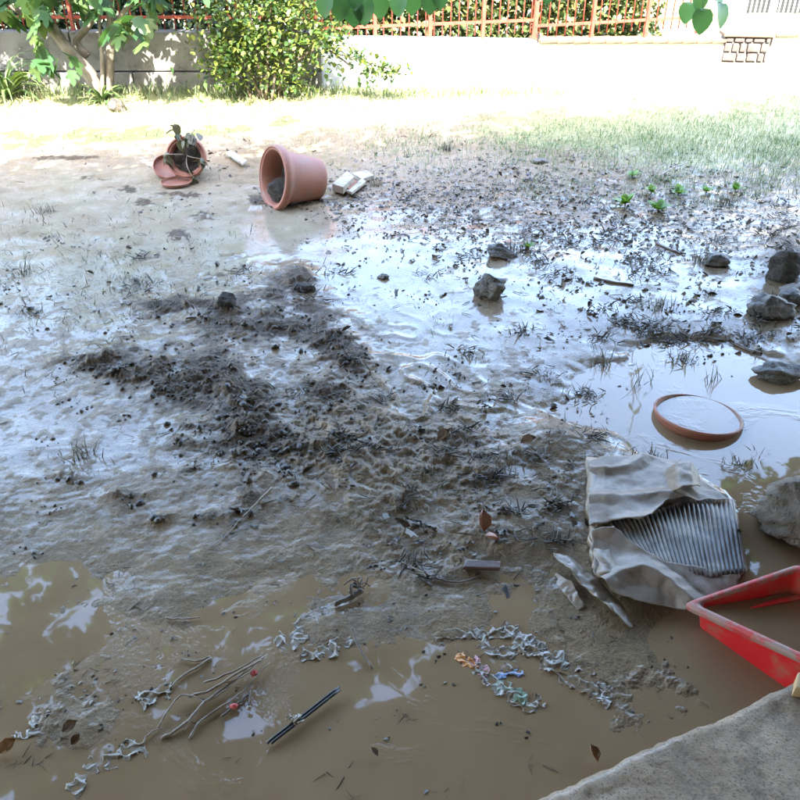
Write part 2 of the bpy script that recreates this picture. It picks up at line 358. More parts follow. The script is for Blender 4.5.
class MB:
    def __init__(s): s.v = []; s.f = []
    def add(s, V, F):
        n = len(s.v); s.v += [tuple(p) for p in V]; s.f += [tuple(i+n for i in f) for f in F]; return s
    def box(s, c, d, R=None):
        c = Vector(c); V = []
        for x in (-.5, .5):
            for y in (-.5, .5):
                for z in (-.5, .5):
                    p = Vector((x*d[0], y*d[1], z*d[2])); V.append(c + (R @ p if R else p))
        return s.add(V, [(0,1,3,2),(4,6,7,5),(0,4,5,1),(2,3,7,6),(0,2,6,4),(1,5,7,3)])
    def hexa(s, bot, top):
        return s.add(list(bot)+list(top), [(3,2,1,0),(4,5,6,7),(0,1,5,4),(1,2,6,5),(2,3,7,6),(3,0,4,7)])
    def tube(s, path, rad, n=7, cap=True):
        path = [Vector(p) for p in path]; V = []; F = []
        if not hasattr(rad, '__len__'): rad = [rad]*len(path)
        up = Vector((0, 0, 1)) if abs((path[-1]-path[0]).normalized().z) < .9 else Vector((1, 0, 0))
        for i, p in enumerate(path):
            d = (path[min(i+1, len(path)-1)] - path[max(i-1, 0)]).normalized()
            a = d.cross(up).normalized(); b = d.cross(a).normalized()
            for k in range(n):
                t = 2*math.pi*k/n; V.append(p + (a*math.cos(t) + b*math.sin(t))*rad[i])
        for i in range(len(path)-1):
            for k in range(n):
                F.append((i*n+k, i*n+(k+1) % n, (i+1)*n+(k+1) % n, (i+1)*n+k))
        if cap: F.append(tuple(range(n-1, -1, -1))); F.append(tuple(range((len(path)-1)*n, len(path)*n)))
        return s.add(V, F)
    def lathe(s, prof, n=48):
        V = []; F = []
        for r, z in prof:
            for k in range(n):
                t = 2*math.pi*k/n; V.append((r*math.cos(t), r*math.sin(t), z))
        m = len(prof)
        for i in range(m-1):
            for k in range(n): F.append((i*n+k, i*n+(k+1) % n, (i+1)*n+(k+1) % n, (i+1)*n+k))
        return s.add(V, F)
    def build(s, name, mat, parent=None, smooth=True, bevel=0, loc=None, rel=False):
        me = bpy.data.meshes.new(name)
        V = s.v
        if rel and parent: V = [Vector(p)-parent.location for p in V]
        me.from_pydata([tuple(p) for p in V], [], s.f)
        bm = bmesh.new(); bm.from_mesh(me); bmesh.ops.recalc_face_normals(bm, faces=bm.faces[:])
        if bevel:
            bmesh.ops.bevel(bm, geom=bm.edges[:], offset=bevel, segments=2, profile=.6, affect='EDGES', clamp_overlap=True)
        for f in bm.faces: f.smooth = smooth
        bm.to_mesh(me); bm.free()
        return link(name, me, mat, parent, loc)
def spline(pts, n=6):
    pts = [Vector(p) for p in pts]; out = []
    for i in range(len(pts)-1):
        p0, p1, p2, p3 = pts[max(i-1,0)], pts[i], pts[i+1], pts[min(i+2,len(pts)-1)]
        for k in range(n):
            t = k/n
            out.append(.5*((2*p1) + (p2-p0)*t + (2*p0-5*p1+4*p2-p3)*t*t + (3*p1-p0-3*p2+p3)*t**3))
    out.append(pts[-1]); return out
def noise3(p, f, seed):
    return float(perlin(np.array([p[0]*f+p[2]*.7*f]), np.array([p[1]*f+p[2]*1.3*f]), seed)[0])
def rock_mesh(name, seed, dims, sub=4, facets=9, rough=.10):
    r = random.Random(seed)
    bm = bmesh.new(); bmesh.ops.create_icosphere(bm, subdivisions=sub, radius=1)
    planes = []
    for k in range(facets):
        d = Vector((r.gauss(0,1), r.gauss(0,1), r.gauss(0,1))).normalized(); planes.append((d, r.uniform(.55,.85)))
    for v in bm.verts:
        p = v.co.copy()
        for d, c in planes:
            e = p.dot(d)-c
            if e > 0: p -= d*e*.93
        q = p*(1 + rough*noise3(p, 1.7, seed % 50) + rough*.5*noise3(p, 4.5, seed % 50+1) + rough*.25*noise3(p, 11, seed % 50+2))
        v.co = Vector((q.x*dims[0], q.y*dims[1], q.z*dims[2]))
    for f in bm.faces: f.smooth = True
    me = bpy.data.meshes.new(name); bm.to_mesh(me); bm.free(); return me
# leaf shapes (lie along +y from the base, face +z)
def outline_leaf(pts, fold=.15, droop=.15):
    V = [(0, y, -droop*y*y) for y in np.linspace(0, 1, len(pts))]; F = []
    n = len(pts)
    for sgn in (1, -1):
        b = len(V)
        V += [(sgn*wd, y, fold*abs(wd)-droop*y*y) for wd, y in pts]
        for i in range(n-1):
            f = [(i, b+i, b+i+1), (i, b+i+1, i+1)]
            F += f if sgn > 0 else [t[::-1] for t in f]
    return V, F
OVATE = outline_leaf([(0,0),(.27,.2),(.34,.42),(.24,.72),(0,1)], .2, .2)
SLIM = outline_leaf([(0,0),(.13,.3),(.14,.6),(0,1)], .3, .25)
BROAD = outline_leaf([(0,0),(.30,.06),(.42,.25),(.43,.5),(.30,.75),(.12,.92),(0,1)], .18, .22)
CURL = outline_leaf([(0,0),(.3,.25),(.32,.6),(0,1)], .9, -.35)
def fig_shape():
    pts = [(0,0)]
    for ang, r in [(-150,.25),(-105,.42),(-85,.30),(-62,.62),(-42,.70),(-30,.42),(-16,.78),(0,1.0),(16,.78),(30,.42),(42,.70),(62,.62),(85,.30),(105,.42),(150,.25)]:
        a = math.radians(ang); pts.append((r*math.sin(a)*.8, .22+r*math.cos(a)*.78))
    V = [(x, y, -.25*(x*x*1.3+max(y,0)**2*.6)) for x, y in pts]; V[0] = (0, .15, 0)
    return V, [(0, i, i+1) for i in range(1, len(V)-1)] + [(0, len(V)-1, 1)]
def ragged(seed):
    r = random.Random(seed); V = [(0, .5, r.uniform(.05,.2))]; n = 8
    for k in range(n):
        a = 2*math.pi*k/n; rr = r.uniform(.22, .62); V.append((rr*.62*math.sin(a), .5+rr*math.cos(a), r.uniform(-.12,.22)))
    return V, [(0, k, k % n+1) for k in range(1, n+1)]
FIG = fig_shape()
BLADE = ([(-.5,0,0),(.5,0,0),(-.35,.08,.45),(.35,.08,.45),(0,.4,.95)], [(0,1,3),(0,3,2),(2,3,4)])   # upright, bends along +y
def blob_tmpl(seed):
    bm = bmesh.new(); bmesh.ops.create_icosphere(bm, subdivisions=1, radius=1); r = random.Random(seed)
    V = []; bm.verts.ensure_lookup_table()
    for v in bm.verts: V.append(tuple(v.co*r.uniform(.55, 1.15)))
    F = [tuple(x.index for x in f.verts) for f in bm.faces]; bm.free(); return V, F

# ------------------------------------------------------------------ GROUND
ys = [0.30]
while ys[-1] < 9.6: ys.append(ys[-1] + max(.0036, .0017*(ys[-1]+.9)))
ys = np.array(ys)
ys = np.concatenate([[-60,-20,-8,-4,-2,-1,-.3,.1], ys, [10,10.6,11.5,13,16,22,40,90,250,700]])
ss = np.concatenate([[-120,-30,-8,-4,-2.2,-1.5,-1.2], np.linspace(-1.06, 1.06, 900), [1.2,1.5,2.2,4,8,30,120]])
wd = np.clip(.34 + .60*ys, .5, 6.2)
Y, Sg = np.meshgrid(ys, ss, indexing='ij')
X = Sg*wd[:, None]
x, y = X.ravel(), Y.ravel()
h, px, py, mound, puddle, chan = fields(x, y); pool = POOL[0]
h = np.where(y < .1, .03, h)
nr, ncol = len(ys), len(ss)
idx = np.arange(nr*ncol).reshape(nr, ncol)
F = np.stack([idx[:-1,:-1], idx[:-1,1:], idx[1:,1:], idx[1:,:-1]], -1).reshape(-1, 4)
me = mesh_np('ground', np.stack([x, y, h], 1), F)
def fattr(me, name, val):
    a = me.attributes.new(name, 'FLOAT', 'POINT'); a.data.foreach_set('value', np.asarray(np.clip(val, 0, 1), np.float32))
nz = fbm(x, y, 6, 3, 30); nz2 = fbm(x, y, 25, 2, 33)
dk = sstep(.18, .6, mound + .25*nz + .15*nz2)*.95
dk = np.maximum(dk, blob(px, py, [(790,265,35,25,.9),(560,440,30,18,.55)]))
dk = np.maximum(dk, sstep(.30, .48, blob(px, py, FOOT)*(.75+.6*nz) + .25*nz2))
litter_zone = blob(px, py, [(480,195,170,45,1),(640,190,140,40,.8),(440,470,110,60,.7),(330,330,40,50,.4),(80,280,110,50,.35),(560,300,160,60,.3)])
dk = np.maximum(dk, sstep(.25, .6, nz2*.5+nz*.35)*np.clip(litter_zone, 0, 1)*.75)
fattr(me, 'dark', dk)
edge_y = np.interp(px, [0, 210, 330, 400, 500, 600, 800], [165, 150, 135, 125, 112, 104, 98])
dry_and_sheen = sstep(30, -25, py-edge_y + 18*nz)
dry_and_sheen = np.maximum(dry_and_sheen, (.55+.35*nz)*np.clip(blob(px, py, [(100,205,150,42,1),(60,275,110,40,.75),(300,225,80,25,.6),(420,160,120,30,.6),(230,240,80,30,.7)]), 0, 1))  # paler silt blobs paint a bright sky reflection into the ground colour
fattr(me, 'dry', np.where(y > 8.5, 1, dry_and_sheen))  # dry strip together with the painted sky sheen
wetv = np.interp(py, [60, 120, 170, 230, 560, 800], [0, .1, .75, 1, 1, 1])*(1-.85*dk)*(1-.3*np.clip(nz, 0, 1))*(.42+.58*pool)*(1-.6*np.clip(blob(px, py, [(430,490,110,60,.75),(330,420,60,60,.6),(300,520,80,40,.45),(60,390,80,40,.4),(90,560,120,40,.3),(480,200,170,45,.3)]), 0, .8))
fattr(me, 'wet', wetv)
fattr(me, 'lawn', np.where(py < edge_y-6, 1, sstep(.25, .8, blob(px, py, [(640,140,130,22,.8),(760,130,110,35,1),(540,140,90,16,.5),(700,170,90,14,.5)]) + .35*nz)*.8))
fattr(me, 'green', np.clip(chan, 0, 1)*sstep(-.2, .5, fbm(x, y, 2.5, 2, 40))*.7)
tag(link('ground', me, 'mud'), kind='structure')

# puddle water
wy = np.linspace(.05, 4.2, 60); wx = np.linspace(-3.2, 3.6, 60)
WX, WY = np.meshgrid(wx, wy)
ii = np.arange(3600).reshape(60, 60)
F = np.stack([ii[:-1,:-1], ii[:-1,1:], ii[1:,1:], ii[1:,:-1]], -1).reshape(-1, 4)
tag(link('flood_water', mesh_np('flood_water', np.stack([WX.ravel(), WY.ravel(), np.zeros(3600)], 1), F), 'water'), kind='structure')

# ------------------------------------------------------------------ porch: step, house, roof with vine
e0, e1 = P(545, 800, .12), P(800, 685, .12)
ed = (e1-e0).normalized(); en = Vector((-ed.y, ed.x, 0))
us = np.concatenate([np.linspace(-4, -.6, 12), np.linspace(-.55, 2.2, 330), np.linspace(2.4, 5, 8)])
prof = [(-3.0,.12),(-1.5,.12),(-.9,.12)] + [(-.85+k*.0085,.12) for k in range(100)] + [(.004,.117),(.010,.110),(.016,.098),(.020,.08),(.022,.05),(.024,.0),(.025,-.06)]
pv = np.array([p[0] for p in prof]); pz = np.array([p[1] for p in prof])
U, Vv = np.meshgrid(us, pv, indexing='ij'); Z = np.broadcast_to(pz, U.shape).copy()
n_e = .006*fbm(U, U*0+3, 5, 3, 50)
wob = np.where(Vv > -.12, 1, np.clip(1+(Vv+.12)*6, 0, 1))
Vd = Vv + n_e*wob + .004*fbm(U, Vv+Z*3, 25, 2, 53)*wob
Zd = Z + (.0025*fbm(U, Vv, 7, 3, 51) + .0014*fbm(U, Vv, 45, 2, 52))*(Z > .05) - np.clip(fbm(U, Vv, 9, 2, 55)-.55, 0, 1)*.02*np.exp(-(Vv/.06)**2)
pos = np.array(e0)[None] * [1,1,0] + U.ravel()[:,None]*np.array(ed) + Vd.ravel()[:,None]*np.array(en); pos[:,2] = Zd.ravel()
nu, nv = U.shape; ii = np.arange(nu*nv).reshape(nu, nv)
F = np.stack([ii[:-1,:-1], ii[1:,:-1], ii[1:,1:], ii[:-1,1:]], -1).reshape(-1, 4)
tag(link('concrete_step', mesh_np('concrete_step', pos, F), 'step_concrete'), 'worn grey concrete step edge in the bottom right corner', 'step')

RA = math.radians(17.3); rd = Vector((math.cos(RA), math.sin(RA), 0)); rn = Vector((-math.sin(RA), math.cos(RA), 0))
def RP(u, v, z): return rd*u + rn*v + Vector((0, 0, z))
V_EDGE = 4.3
def VE(u): return min(4.75, max(4.0, 4.35-.14*(u-1.3)))
def rbox(mb, u0, u1, v0, v1, z0, z1):
    return mb.hexa([RP(u0,v0,z0),RP(u1,v0,z0),RP(u1,v1,z0),RP(u0,v1,z0)], [RP(u0,v0,z1),RP(u1,v0,z1),RP(u1,v1,z1),RP(u0,v1,z1)])
house = thing('house', RP(0, -2.2, 0), 'tall house that shades the flooded yard from behind the viewer', 'house')
rbox(MB(), -14, 14, -9, -2.2, 0, 8.6).build('wall', 'house_plaster', house, False, rel=True)
rbox(MB(), -14.4, 14.4, -9.4, -1.6, 8.604, 8.8).build('roof', 'orange_tile', house, False, rel=True)
rbox(MB(), -7.2, 7.2, -2.19, 2.95, 2.45, 2.6).build('porch_roof', 'roof_boards', house, False, rel=True)
pg = thing('pergola', RP(0, 3.0, 0), 'wooden pergola in front of the porch carrying the vine overhead', 'pergola')
for k in range(12):
    u = -6.6 + k*1.2
    rbox(MB(), u-.04, u+.04, 2.96, VE(u), 2.45, 2.55).build('rafter', 'roof_boards', pg, False, rel=True)
rbox(MB(), -7.1, 7.1, 3.85, 3.95, 2.35, 2.446).build('beam', 'roof_boards', pg, False, rel=True)
for u in (-6.9, 6.9):
    rbox(MB(), u-.07, u+.07, 3.82, 3.98, 0, 2.346).build('post', 'roof_boards', pg, False, rel=True)
vine = thing('climbing_vine', RP(-7.0, V_EDGE+.12, .05), 'broad-leaved green vine whose shoots hang into the top of the view', 'vine')
mb = MB()
mb.tube(spline([RP(-7.05,V_EDGE-.05,.03), RP(-7.08,V_EDGE,1.4), RP(-7.0,V_EDGE-.1,2.4), RP(-4,V_EDGE-.6,2.6), RP(0,V_EDGE-.8,2.6), RP(4,V_EDGE-.6,2.6), RP(6.8,V_EDGE-.4,2.6)], 6), .03)
mb.build('stem', 'bark', vine, rel=True)
lp, lr, ls = [], [], []
def vleaf(p, yaw, pitch, roll, s):
    lp.append(p); lr.append((yaw, pitch, roll)); ls.append(s)
mb = MB()
for k in range(520):                              # leafy shoots over the pergola
    u = random.uniform(-6.9, 6.9); v = random.uniform(2.85, VE(u)+.05); a = random.uniform(0, 6.28); L = random.uniform(.3, .8)
    st = RP(u, v, 2.6+random.uniform(-.02,.1)); tip = RP(u+math.cos(a)*L, min(v+math.sin(a)*L, VE(u)+.3), 2.6+random.uniform(-.2,.15))
    mb.tube([st, (st+tip)/2+Vector((0,0,.06)), tip], .004, 4)
    for j in range(int(6+L*14)):
        t = random.random(); p = st.lerp(tip, t)
        vleaf(p+Vector((random.uniform(-.08,.08),random.uniform(-.08,.08),random.uniform(-.08,.04))), random.uniform(0,6.28), random.uniform(-.9,.3), random.uniform(-.4,.4), random.uniform(.11,.17))
def hanging(px, py_end, Yd, leaves):
    e = at(px, py_end, Yd); st = Vector((e.x+.05, Yd-.1, 2.58))
    path = spline([st, st.lerp(e, .4)+Vector((.05,.08,0)), st.lerp(e, .75)+Vector((-.03,.03,0)), e], 5)
    mb.tube(path, .004, 4)
    for t in (.15,.35,.6):
        p = path[int(t*(len(path)-1))]
        for j in range(2): vleaf(p, random.uniform(0,6.28), random.uniform(-1.3,-.5), random.uniform(-.3,.3), random.uniform(.10,.14))
    for (lx, ly, s, yaw, pitch) in leaves:
        q = at(lx, ly, Yd+random.uniform(-.06,.06)); mb.tube([e.lerp(q,.0), q], .002, 4); vleaf(q, yaw, pitch, random.uniform(-.2,.2), s)
YV = 4.7
hanging(703, -6, YV+.9, [(690,2,.13,2.6,-1.15),(703,8,.155,3.2,-1.25),(721,3,.15,3.75,-1.15),(700,-8,.12,3.4,-1.2),(716,-10,.12,-2.2,-1.0)])
hanging(384, -10, YV+.1, [(326,-6,.12,2.8,-1.1),(340,-5,.13,3.1,-1.2),(352,0,.14,3.4,-1.15),(365,-2,.14,2.9,-1.2),(378,-6,.13,3.6,-1.2),(335,-12,.12,3.0,-1.2),(356,-14,.12,3.0,-1.1)])
hanging(425, -12, YV+.25, [(400,-8,.13,2.8,-1.1),(412,-10,.13,3.2,-1.2),(428,-8,.12,3.5,-1.1),(440,-14,.12,3.2,-1.2)])
hanging(545, -16, YV+.5, [(540,-20,.11,2.8,-1.2),(548,-14,.10,3.2,-1.2)])
mb.build('shoot', 'stem', vine, rel=True)
lr = np.array(lr); lp = np.array([tuple(p-vine.location) for p in lp])
o = inst('foliage', BROAD, lp, rots(lr[:,0], lr[:,1], lr[:,2]), np.array(ls), 'vine_leaf', vine)

# ------------------------------------------------------------------ back walls and fences
YW = P(100, 92.5, .08).y
zt = at(100, 32, YW).z
cw = thing('concrete_wall', (-3.5, YW, .05), 'low grey concrete block wall in the tree shade at the left', 'wall')
xl, xr = at(-170, 60, YW).x, at(322, 60, YW).x
zs = .085 + (zt-.085)*.35
for (z0, z1, off, proud) in ((-.05, zs-.006, 0, .03), (zs+.006, zt, .55, 0)):
    xx = xl - off
    while xx < xr:
        a, b = max(xx, xl), min(xx+1.45, xr)
        if b-a > .05:
            MB().box(((a+b)/2, YW+.09-proud/2, (z0+z1)/2), (b-a-.012, .18+proud, z1-z0)).build('block', 'concrete', cw, False, .006, rel=True)
        xx += 1.45
def wall_run(name, p0, p1, t0, t1, thick, label, capmat=None, ntile=0):
    a0 = P(*p0, .07); a1 = P(*p1, .07)
    z0 = at(t0[0], t0[1], a0.y).z; z1 = at(t1[0], t1[1], a1.y).z
    d = (a1-a0).normalized(); n = Vector((-d.y, d.x, 0))
    t = thing(name, a0, label, 'wall')
    base = [Vector((p.x, p.y, -.1)) for p in (a0, a1, a1+n*thick, a0+n*thick)]
    top = [Vector((base[0].x, base[0].y, z0)), Vector((base[1].x, base[1].y, z1)), Vector((base[2].x, base[2].y, z1)), Vector((base[3].x, base[3].y, z0))]
    MB().hexa(base, top).build('wall_body', 'white_plaster', t, False, .008, rel=True)
    if ntile:
        L = (a1-a0).length
        for k in range(ntile):
            c = a0.lerp(a1, (k+.5)/ntile) + n*thick/2; zz = z0+(z1-z0)*(k+.5)/ntile
            R = Matrix.Rotation(math.atan2(d.y, d.x), 3, 'Z')
            MB().box((c.x, c.y, zz+.022), (L/ntile-.008, thick+.07, .035), R).build('cap_tile', capmat, t, False, .006, rel=True)
    return t, a0, a1, z0, z1, n, d
w1 = wall_run('white_wall', (323, 91), (534, 79), (323, 37.5), (534, 41), .20, 'white plastered wall beside the leafy bush, lit by full sun')
w2 = wall_run('white_wall', (535.5, 79), (720, 65), (535.5, 43), (720, 43), .20, 'white plastered wall topped with orange tiles', 'orange_tile', 12)
jp = P(534.9, 79, .07); MB().box((jp.x+.004, jp.y+.10, .22), (.022, .16, .56)).build('joint_strip', 'dark_glass', w1[0], False, rel=True)
# stone wall
a0 = P(721, 65, .08); a1 = P(766, 66, .08); zt2 = at(721, 37, a0.y).z
sw = thing('stone_wall', a0, 'short wall of pale pink irregular stones at the right', 'wall')
dd = (a1-a0); Ls = dd.length; dd.normalize(); nn = Vector((-dd.y, dd.x, 0)); RR = Matrix.Rotation(math.atan2(dd.y, dd.x), 3, 'Z')
MB().box(a0+dd*Ls/2+nn*.16+Vector((0,0,(zt2-.08)/2-.05)), (Ls, .20, zt2-.08+.1), RR).build('wall_body', 'mortar', sw, False, rel=True)
z = .02; rr_ = random.Random(5)
while z < zt2-.04:
    hh = min(rr_.uniform(.07,.11), zt2-.002-z); uu = 0
    while uu < Ls-.02:
        ww = min(rr_.uniform(.07,.16), Ls-uu)
        MB().box(a0*1+dd*(uu+ww/2)+nn*(.045+rr_.uniform(-.008,.008))+Vector((0,0,z+hh/2-a0.z)), (ww-.014, .06, hh-.014), RR).build('stone', 'pink_stone', sw, False, .014, rel=True)
        uu += ww
    z += hh
MB().box(a0+dd*Ls/2+nn*.135+Vector((0,0,zt2-a0.z+.02)), (Ls+.06, .27, .035), RR).build('cap_tile', 'orange_tile', sw, False, .006, rel=True)
w3 = wall_run('white_wall', (767.5, 66), (1000, 60), (767.5, 37), (1000, 30), .20, 'white plastered wall at the far right edge beside the pink stones', 'orange_tile', 10)

def fence(name, mat, A, B, zb, zt, nbar, npost, label, rb=.007, rp=.017, rails=(.06, .9)):
    t = thing(name, (A.x, A.y, zb), label, 'fence')
    A = Vector((A.x, A.y, 0)); B = Vector((B.x, B.y, 0))
    for k in range(nbar):
        p = A.lerp(B, (k+.5)/nbar)
        MB().tube([p+Vector((0,0,zb+.004)), p+Vector((0,0,zt))], rb, 6).build('bar', mat, t, rel=True)
    R = Matrix.Rotation(math.atan2((B-A).y, (B-A).x), 3, 'Z')
    for k in range(npost):
        p = A.lerp(B, k/(npost-1)); MB().box((p.x, p.y, (zb+zt+.05)/2-.03), (rp*2, rp*2, zt+.05-zb+.06), R).build('post', mat, t, False, rel=True)
    for fz in rails:
        p = (A+B)/2; MB().box((p.x, p.y, zb+(zt-zb)*fz), ((B-A).length, .012, .028), R).build('rail', mat, t, False, rel=True)
    return t
FA = Vector((xl, YW+.10, 0)); FB = Vector((xr, YW+.10, 0))
fence('iron_fence', 'red_iron', FA, FB, zt, zt+1.15, 46, 7, 'red iron bar fence on the grey wall behind the trees', rails=(.10,.92))
n1 = w1[5]
fence('iron_fence', 'red_iron', w1[1]+n1*.1, w1[2]+n1*.1, w1[3]*.5+w1[4]*.5, 1.55, 26, 5, 'red iron bar fence on the sunlit white wall by the bush', rails=(.12,.93))
n2 = w2[5]
fence('iron_fence', 'red_iron', w2[1]+n2*.1, w2[1].lerp(w2[2],.86)+n2*.1, w2[3]+.04, 1.55, 20, 4, 'red iron bar fence above the orange-tiled wall', rails=(.10,.93))

def hedge(name, x0, y0, x1, y1, z0, z1, depth, n, mat, label, tmpl=OVATE, sc_=(.035,.07)):
    t = thing(name, ((x0+x1)/2, (y0+y1)/2, .08), label, 'hedge')
    f = rng.random(n)
    d = np.array([x1-x0, y1-y0]); L = np.hypot(*d); nn = np.array([-d[1], d[0]])/L
    b = rng.random(n)**1.2*depth*1.4
    zz = z0 + (z1-z0)*rng.random(n)
    bul = .12*fbm(f*L, zz, 2.2, 2, 60)
    X_ = x0+d[0]*f + nn[0]*(b+bul); Y_ = y0+d[1]*f + nn[1]*(b+bul)
    zz = zz + np.where(zz > z1-.25, .15*fbm(f*L, zz*0, 3, 2, 61), 0)
    p = np.stack([X_, Y_, zz], 1) - np.array(t.location)
    inst('foliage', tmpl, p, rots(rng.random(n)*6.28, rng.uniform(-1.2,.6,n), rng.uniform(-.8,.8,n)), rng.uniform(*sc_, n), mat, t)
    mb = MB()
    for k in range(int(L/.35)):
        q = Vector((x0, y0, 0)).lerp(Vector((x1, y1, 0)), (k+.5)/int(L/.35)) + Vector((nn[0], nn[1], 0))*depth*.6
        mb.tube(spline([q+Vector((0,0,.02)), q+Vector((random.uniform(-.1,.1),0,.7)), q+Vector((random.uniform(-.15,.15),0,z1-.15))], 4), [.015]*5+[.008]*4, 5)
    mb.build('stems', 'stem', t, rel=True)
    mbk = MB(); c0 = np.array([x0, y0]) + nn*depth
    return t
A1, B1 = w1[1]+n1*.5, w2[1].lerp(w2[2], .80)+n2*.5
hedge('hedge', A1.x, A1.y, B1.x, B1.y, .1, 1.75, .55, 26000, 'hedge_leaf', 'clipped hedge of yellow-green leaves behind the red fence', sc_=(.05,.09))
hedge('shaded_hedge', xl-.3, YW+.55, xr+.2, YW+.6, .1, 2.0, .6, 18000, 'shaded_leaf', 'hedge with shade coloured into its leaves behind the grey wall at the left', sc_=(.07,.12))  # hedge carried on to the left, leaves coloured darker for deep shade

# far house and white gate at the right
YG = w3[1].y + .55
gl = at(742, 20, YG).x
gt = thing('gate', (gl, YG, .07), 'white vertical-bar gate in the top right corner', 'gate')
for k in range(34):
    xx = gl + .02 + k*.055
    MB().tube([(xx, YG, .12), (xx, YG, 1.5)], .009, 6).build('bar', 'white_iron', gt, rel=True)
for zz in (.42, 1.45): MB().box((gl+.95, YG, zz), (1.95, .02, .035)).build('rail', 'white_iron', gt, False, rel=True)
for xx in (gl-.03, gl+1.93): MB().box((xx, YG, .8), (.06, .06, 1.55)).build('post', 'white_iron', gt, False, rel=True)
YH = 13.5
fh = thing('house', (8, YH, 0), 'pale house front with dark openings behind the white gate', 'house')
xa, xb = at(735, 10, YH).x, at(735, 10, YH).x+9
MB().hexa([(xa,YH+.3,-.1),(xb,YH+.3,-.1),(xb,YH+5,-.1),(xa,YH+5,-.1)], [(xa,YH+.3,3.2),(xb,YH+.3,3.2),(xb,YH+5,3.2),(xa,YH+5,3.2)]).build('wall', 'far_plaster', fh, False, rel=True)
MB().box((xa+4.5, YH+2.6, 3.3), (9.6, 5.6, .16)).build('roof', 'orange_tile', fh, False, rel=True)
for k, (p0, p1, zz) in enumerate(((752, 776, 1.0), (783, 822, 1.0), (840, 880, 1.1))):
    x0, x1 = at(p0, 10, YH).x, at(p1, 10, YH).x
    d_ = MB().box(((x0+x1)/2, YH+.285, zz), (x1-x0, .05, 2.0)).build('door', 'dark_glass', fh, False, rel=True)
    for xx in (x0-.03, x1+.03): 
        q = MB().box((xx, YH+.27, zz), (.055, .08, 2.06)); q = q.build('frame', 'white_plaster', None, False); 
        q.data.transform(Matrix.Translation(-fh.location)); q.parent = d_

# ------------------------------------------------------------------ TREES, BUSH
def tree_finish(t, pts, shape, scale, mat, pitch=(-1.3,-.2)):
    n = len(pts); p = np.array([tuple(Vector(q)-t.location) for q in pts])
    inst('crown', shape, p, rots(rng.random(n)*6.28, rng.uniform(*pitch, n), rng.uniform(-.5,.5,n)), rng.uniform(*scale, n), mat, t)
YF = P(104, 100, .08).y
ft = thing('fig_tree', at(106, 99, YF), 'fig tree with pale leaning trunks and lobed leaves before the grey wall', 'tree')
mb = MB()
def limb(pl, r0, r1, Yoff=(0,0)):
    n = len(pl); pts = [at(a, b, YF+Yoff[0]+(Yoff[1]-Yoff[0])*i/(n-1)) for i, (a, b) in enumerate(pl)]
    sp = spline(pts, 6); mb.tube(sp, [r0+(r1-r0)*i/(len(sp)-1) for i in range(len(sp))], 9); return pts
limb([(98,101),(92,78),(72,54),(52,27),(38,2),(20,-45)], .075, .03)
limb([(52,27),(40,20),(22,12),(0,-4),(-30,-30)], .045, .022)
limb([(108,101),(109,70),(111,35),(111,0),(118,-60),(112,-110)], .055, .02, (.05,.1))
limb([(103,101),(102,60),(100,30),(97,-10)], .022, .012, (-.02,.0))
limb([(88,56),(76,42),(86,28),(97,12),(104,-8)], .04, .025, (.1,.15))
limb([(112,30),(122,14),(136,-2),(165,-40)], .025, .012, (.07,-.1))
limb([(38,2),(60,-25),(85,-60)], .025, .012); limb([(111,0),(95,-40),(70,-90)], .025, .01)
limb([(42,12),(34,40),(38,58)], .008, .006, (-.1,-.25))
mb.build('trunk', 'bark', ft, rel=True)
pts = []
def cluster(px, py, n, r, dy):
    for k in range(n):
        c = at(px, py, YF+dy); pts.append(c + Vector((random.gauss(0,r), random.gauss(0,r*.8), random.gauss(0,r*.7))))
for a in [(5,2,14,.16,-.2),(22,12,9,.12,-.3),(48,-8,9,.15,-.2),(66,-14,9,.12,-.1),(118,18,8,.09,-.3),(128,26,6,.07,-.35),(140,4,9,.12,-.3),(158,-2,9,.13,-.3),
          (45,52,7,.09,-.35),(60,60,4,.06,-.3),(36,66,4,.05,-.35),(185,-8,9,.15,-.2),(20,-40,22,.3,0),(75,-60,26,.35,0),(120,-75,26,.35,0),(170,-50,20,.3,0),(-20,-20,22,.3,0),(95,-20,10,.2,.1),(-60,10,24,.3,-.1),(-30,-90,20,.35,0),(60,-130,26,.4,0),(120,-150,22,.4,0)]: cluster(*a)
for k in range(520):
    pts.append(Vector((random.uniform(-5.2,-1.5), YF-random.uniform(-.1,1.1), random.uniform(1.12,2.1)+.1*random.random())))
pts = [p for p in pts if not (p.z < 1.05 and p.x > -2.1)]
tree_finish(ft, pts, FIG, (.13,.25), 'fig_leaf')

YB = P(268, 99, .08).y
bt = thing('flowering_bush', at(265, 98, YB), 'tall leafy bush with yellow-green leaves against the white wall', 'bush')
mb = MB(); pts = []
for k, (bx, tx, ty) in enumerate([(252,214,20),(258,235,-20),(263,250,10),(268,262,-40),(272,290,-10),(276,305,15),(280,325,25),(266,275,-60),(262,228,40),(278,312,-35)]):
    b = at(bx, 99.5, YB+random.uniform(-.08,.08)); e = at(tx, ty, YB+random.uniform(-.25,.2))
    sp = spline([b, b.lerp(e,.45)+Vector((0,0,.06)), e], 6); mb.tube(sp, [.016-.0011*i for i in range(len(sp))], 6)
    for j in range(380):
        t = random.triangular(.25, 1.12, .9); c = b.lerp(e, t); r = .14+.05*t
        pts.append(c + Vector((random.gauss(0,r), random.gauss(0,r*.9), random.gauss(0,r))))
for cx, cy, n, r in [(232,55,220,.09),(222,72,90,.06),(330,20,160,.1),(290,78,120,.08),(242,15,200,.12),(205,10,120,.1)]:
    for j in range(n):
        c = at(cx, cy, YB-.15); pts.append(c+Vector((random.gauss(0,r), random.gauss(0,r), random.gauss(0,r))))
